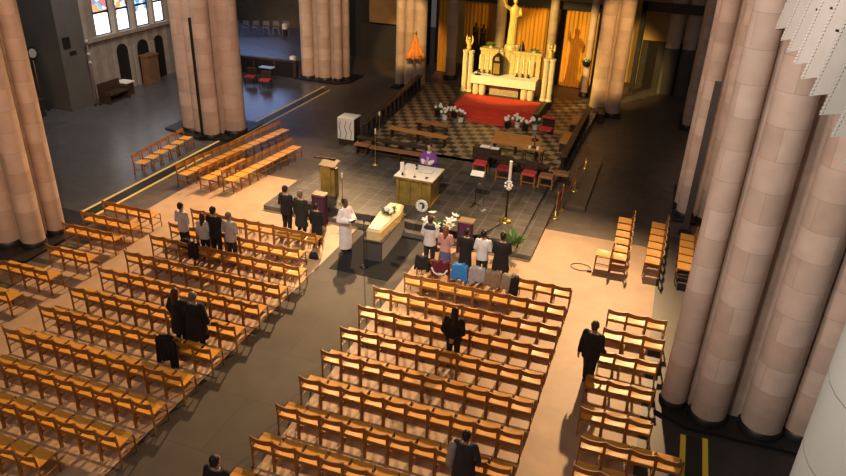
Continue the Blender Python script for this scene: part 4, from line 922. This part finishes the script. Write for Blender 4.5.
person(-3.18,17.95,FZ,1.76,-.15,'dark suited man with dark hair, leftmost of three mourners in black',CL['black'],CL['black'],'dark','fold',girth=1.12,coat=False)
person(-2.62,17.9,FZ,1.70,-.1,'grey haired mourner in dark coat, middle of three in black',CL['green'],CL['black'],'greyh','down',coat=True,girth=1.05)
person(-1.98,17.72,FZ,1.45,.1,'short mourner in black coat nearest the priest, rightmost of three in black',CL['black'],CL['black'],'dark','down',coat=True)
def stole(body,k,P_):
    b=MB()
    for s in (-1,1): b.tube([P_((s*.10,.0,1.49)),P_((s*.10,.125,1.42)),P_((s*.085,.175,1.2)),P_((s*.08,.215,.9)),P_((s*.08,.235,.62))],.034*k,8)
    link('stole',b.remesh('stole',CL['stole'],.012,1),body)
person(-.99,17.72,.018,1.78,-pi*.62,'priest in white alb holding a dark book beside the coffin',CL['alb'],CL['alb'],'dark','read','robe',skin=SKIND)
t=thing('dark_book','dark book held by the white robed priest','book',(-.72,17.55,1.2),-pi*.62); MB().box(-.11,-.03,-.01,.11,.09,.02).obj('book_cover',BLACK,t); MB().box(-.1,-.025,.02,.1,.085,.025).obj('pages',PAPER,t)
def yoke(body,k,P_):
    b=MB().loft([(0,-.012*k,1.36*k,.212*k,.135*k),(0,-.005*k,1.435*k,.205*k,.122*k),(0,0,1.485*k,.125*k,.102*k)],20); link('dark_yoke',b.remesh('dark_yoke',CL['navy'],.013,2),body)
person(1.78,17.72,FZ,1.76,.05,'person in white top with dark shoulder band, leftmost of front five',CL['white'],CL['jeans'],'brown','lap',extra=yoke)
person(2.28,17.70,FZ,1.52,0,'auburn haired girl in pink top and blue skirt',CL['pink'],CL['blue'],'red','lap','skirt',longhair=True)
person(2.93,17.62,FZ,1.60,0,'woman in black dress in the middle of the front five',CL['black'],CL['black'],'dark','lap','skirt',coat=True,longhair=False)
person(3.46,17.52,FZ,1.70,.05,'person in white shirt and black trousers, fourth of front five',CL['white'],CL['jeans'],'dark','lap')
person(4.02,17.50,FZ,1.76,.1,'man in long black coat, rightmost of front five',CL['black'],CL['black'],'dark','lap',coat=True,girth=1.15)
person(-2.52,11.58,FZ,1.68,-.1,'long haired mourner in black coat, left of couple in left chairs',CL['black'],CL['black'],'brown','wide',longhair=True,coat=True,girth=1.15)
person(-1.96,11.50,FZ,1.76,.1,'short haired mourner in black coat, right of couple in left chairs',CL['black'],CL['black'],'greyh','wide',coat=True,girth=1.3)
person(3.90,13.36,FZ,1.68,0,'lone long haired mourner in black among right chairs, hands behind back',CL['black'],CL['black'],'dark','back',longhair=True,girth=1.1,coat=False)
person(7.05,13.86,FZ,1.80,-.3,'man in black walking up the beige side aisle',CL['black'],CL['black'],'brown','down',stride=.6,girth=1.1)
person(5.30,9.56,FZ,1.64,0,'dark haired person in slate coat at the bottom edge, right chairs',CL['greyblue'],CL['black'],'dark','wide',coat=True,girth=1.15,extra=lambda body,k,P_: link('grey_shawl',MB().cap(P_((-.24,-.05,1.36)),P_((-.30,-.04,.85)),.10*k,.09*k).remesh('grey_shawl',CL['grey'],.014,2),body))
person(1.50,7.32,FZ,1.70,0,'dark haired person whose head shows at bottom edge by aisle',CL['black'],CL['black'],'dark','down',girth=1.1)
def chas(body,k,P_):
    b=MB().cap(P_(sh[0]) if 0 else P_((-.185,0,1.42)),P_((-.27,.03,1.14)),.085*k,.11*k).cap(P_((.185,0,1.42)),P_((.27,.03,1.14)),.085*k,.11*k).cap(P_((-.27,.03,1.14)),P_((-.15,.2,1.12)),.11*k,.10*k).cap(P_((.27,.03,1.14)),P_((.15,.2,1.12)),.11*k,.10*k).loft([(0,0,.45*k,.34*k,.24*k),(0,0,.8*k,.36*k,.23*k),(0,0,1.1*k,.33*k,.20*k),(0,0,1.32*k,.24*k,.155*k),(0,0,1.44*k,.15*k,.115*k),(0,0,1.49*k,.09*k,.09*k)],24)
    link('chasuble',b.remesh('chasuble',PURPLE,.014,2),body)
    MB().loft([(0,.18*k,.5*k,.07*k,.085*k),(0,.165*k,.85*k,.07*k,.085*k),(0,.13*k,1.12*k,.07*k,.085*k),(0,.085*k,1.33*k,.065*k,.085*k)],14).obj('lilac_band',LILAC,body)
    link('white_collar',MB().loft([(0,0,1.44*k,.13*k,.12*k),(0,0,1.50*k,.085*k,.085*k)],16).remesh('white_collar',CL['white'],.012,1),body)
person(-.02,22.75,P,1.74,pi,'priest in purple vestment standing behind the white clothed altar',CL['alb'],CL['alb'],'brown','read','robe',extra=chas)

# coats and bags left on chairs
def coatover(x,y,label,c,wd=.40,drop=.42,front=.22,name='coat',seed=0):
    rnd=random.Random(seed); b=MB(); z0=.79
    for i in range(5):
        u=-1+i*.5; xx=u*wd/2
        z0=.79+rnd.uniform(-.06,.03)
        b.cap((xx,-.075+rnd.uniform(-.015,.015),z0),(xx*1.08,-.10+rnd.uniform(-.03,.01),z0-drop*rnd.uniform(.8,1.1)),.055,.05).cap((xx,.005,z0),(xx*.95,.07,z0-front*rnd.uniform(.7,1)),.05,.045).cap((xx,-.075,z0),(xx,.01,z0),.05,.05)
    b.cap((-wd/2,-.09,z0-.03),(-wd/2-.05,-.12,z0-drop*.9),.05,.035).cap((wd/2,-.09,z0-.03),(wd/2+.04,-.11,z0-drop*.8),.05,.035)
    o=link(name,b.remesh(name,c,.016,2),None,(x,y,.02)); return tag(o,label,'coat','clothes left on the chair backs')
coatover(-2.32,10.87,'black coat draped over a chair back behind the couple in black',CL['black'],.44,.72,.25,seed=1)
coatover(1.88,16.9,'small black jacket on leftmost front row chair, right block',CL['black'],.34,.35,.3,seed=2)
o=coatover(2.42,16.9,'maroon jacket with white trim on a front row chair',cloth('maroon_cloth',(.11,.012,.025)),.42,.35,.25,seed=3)
link('white_trim',MB().tube([(-.24,-.15,.60),(-.15,-.17,.46),(0,-.175,.41),(.15,-.17,.46),(.24,-.15,.60)],.03).remesh('white_trim',CL['white'],.012,1),o)
coatover(3.0,16.9,'bright blue jacket on a front row chair',cloth('bright_blue_cloth',(.03,.21,.62)),.36,.42,.25,seed=4)
coatover(3.52,16.9,'pale grey jacket on a front row chair',cloth('pale_grey_cloth',(.34,.33,.36)),.36,.42,.25,seed=5)
coatover(3.98,16.9,'tan jacket on a front row chair, beside the pale grey one',cloth('tan_cloth',(.27,.19,.11)),.36,.45,.25,seed=6)
coatover(4.42,16.9,'beige and black coat on a front row chair, rightmost of the coats',cloth('beige_cloth',(.30,.24,.17)),.26,.45,.25,seed=7)
coatover(4.60,16.88,'black jacket squeezed beside the beige coat in front row',CL['black'],.12,.55,.2,seed=8)
def bag(x,y,z,r,label):
    t=thing('bag',label,'bag',(x,y,z)); link('bag_body',MB().ball((0,0,r*.8),r,r*.7,r*.8,14,10).cap((-r*.6,0,r*.4),(r*.6,0,r*.4),r*.5,r*.5).remesh('bag_body',CL['black'],.016,2),t)
    MB().tube([(r*.5*cos(pi*i/8),0,r*1.4+r*.5*sin(pi*i/8)) for i in range(9)],.012).obj('strap',BLACK,t)
bag(-5.03,15.22,.478,.20,'round black bag on a chair behind person in pale grey shirt')
coatover(-4.58,15.05,'small black coat hanging on chair behind the girl in white',CL['black'],.22,.40,.2,seed=9)
bag(-1.66,16.85,.006,.15,'black bag on the floor at aisle end of left chairs')
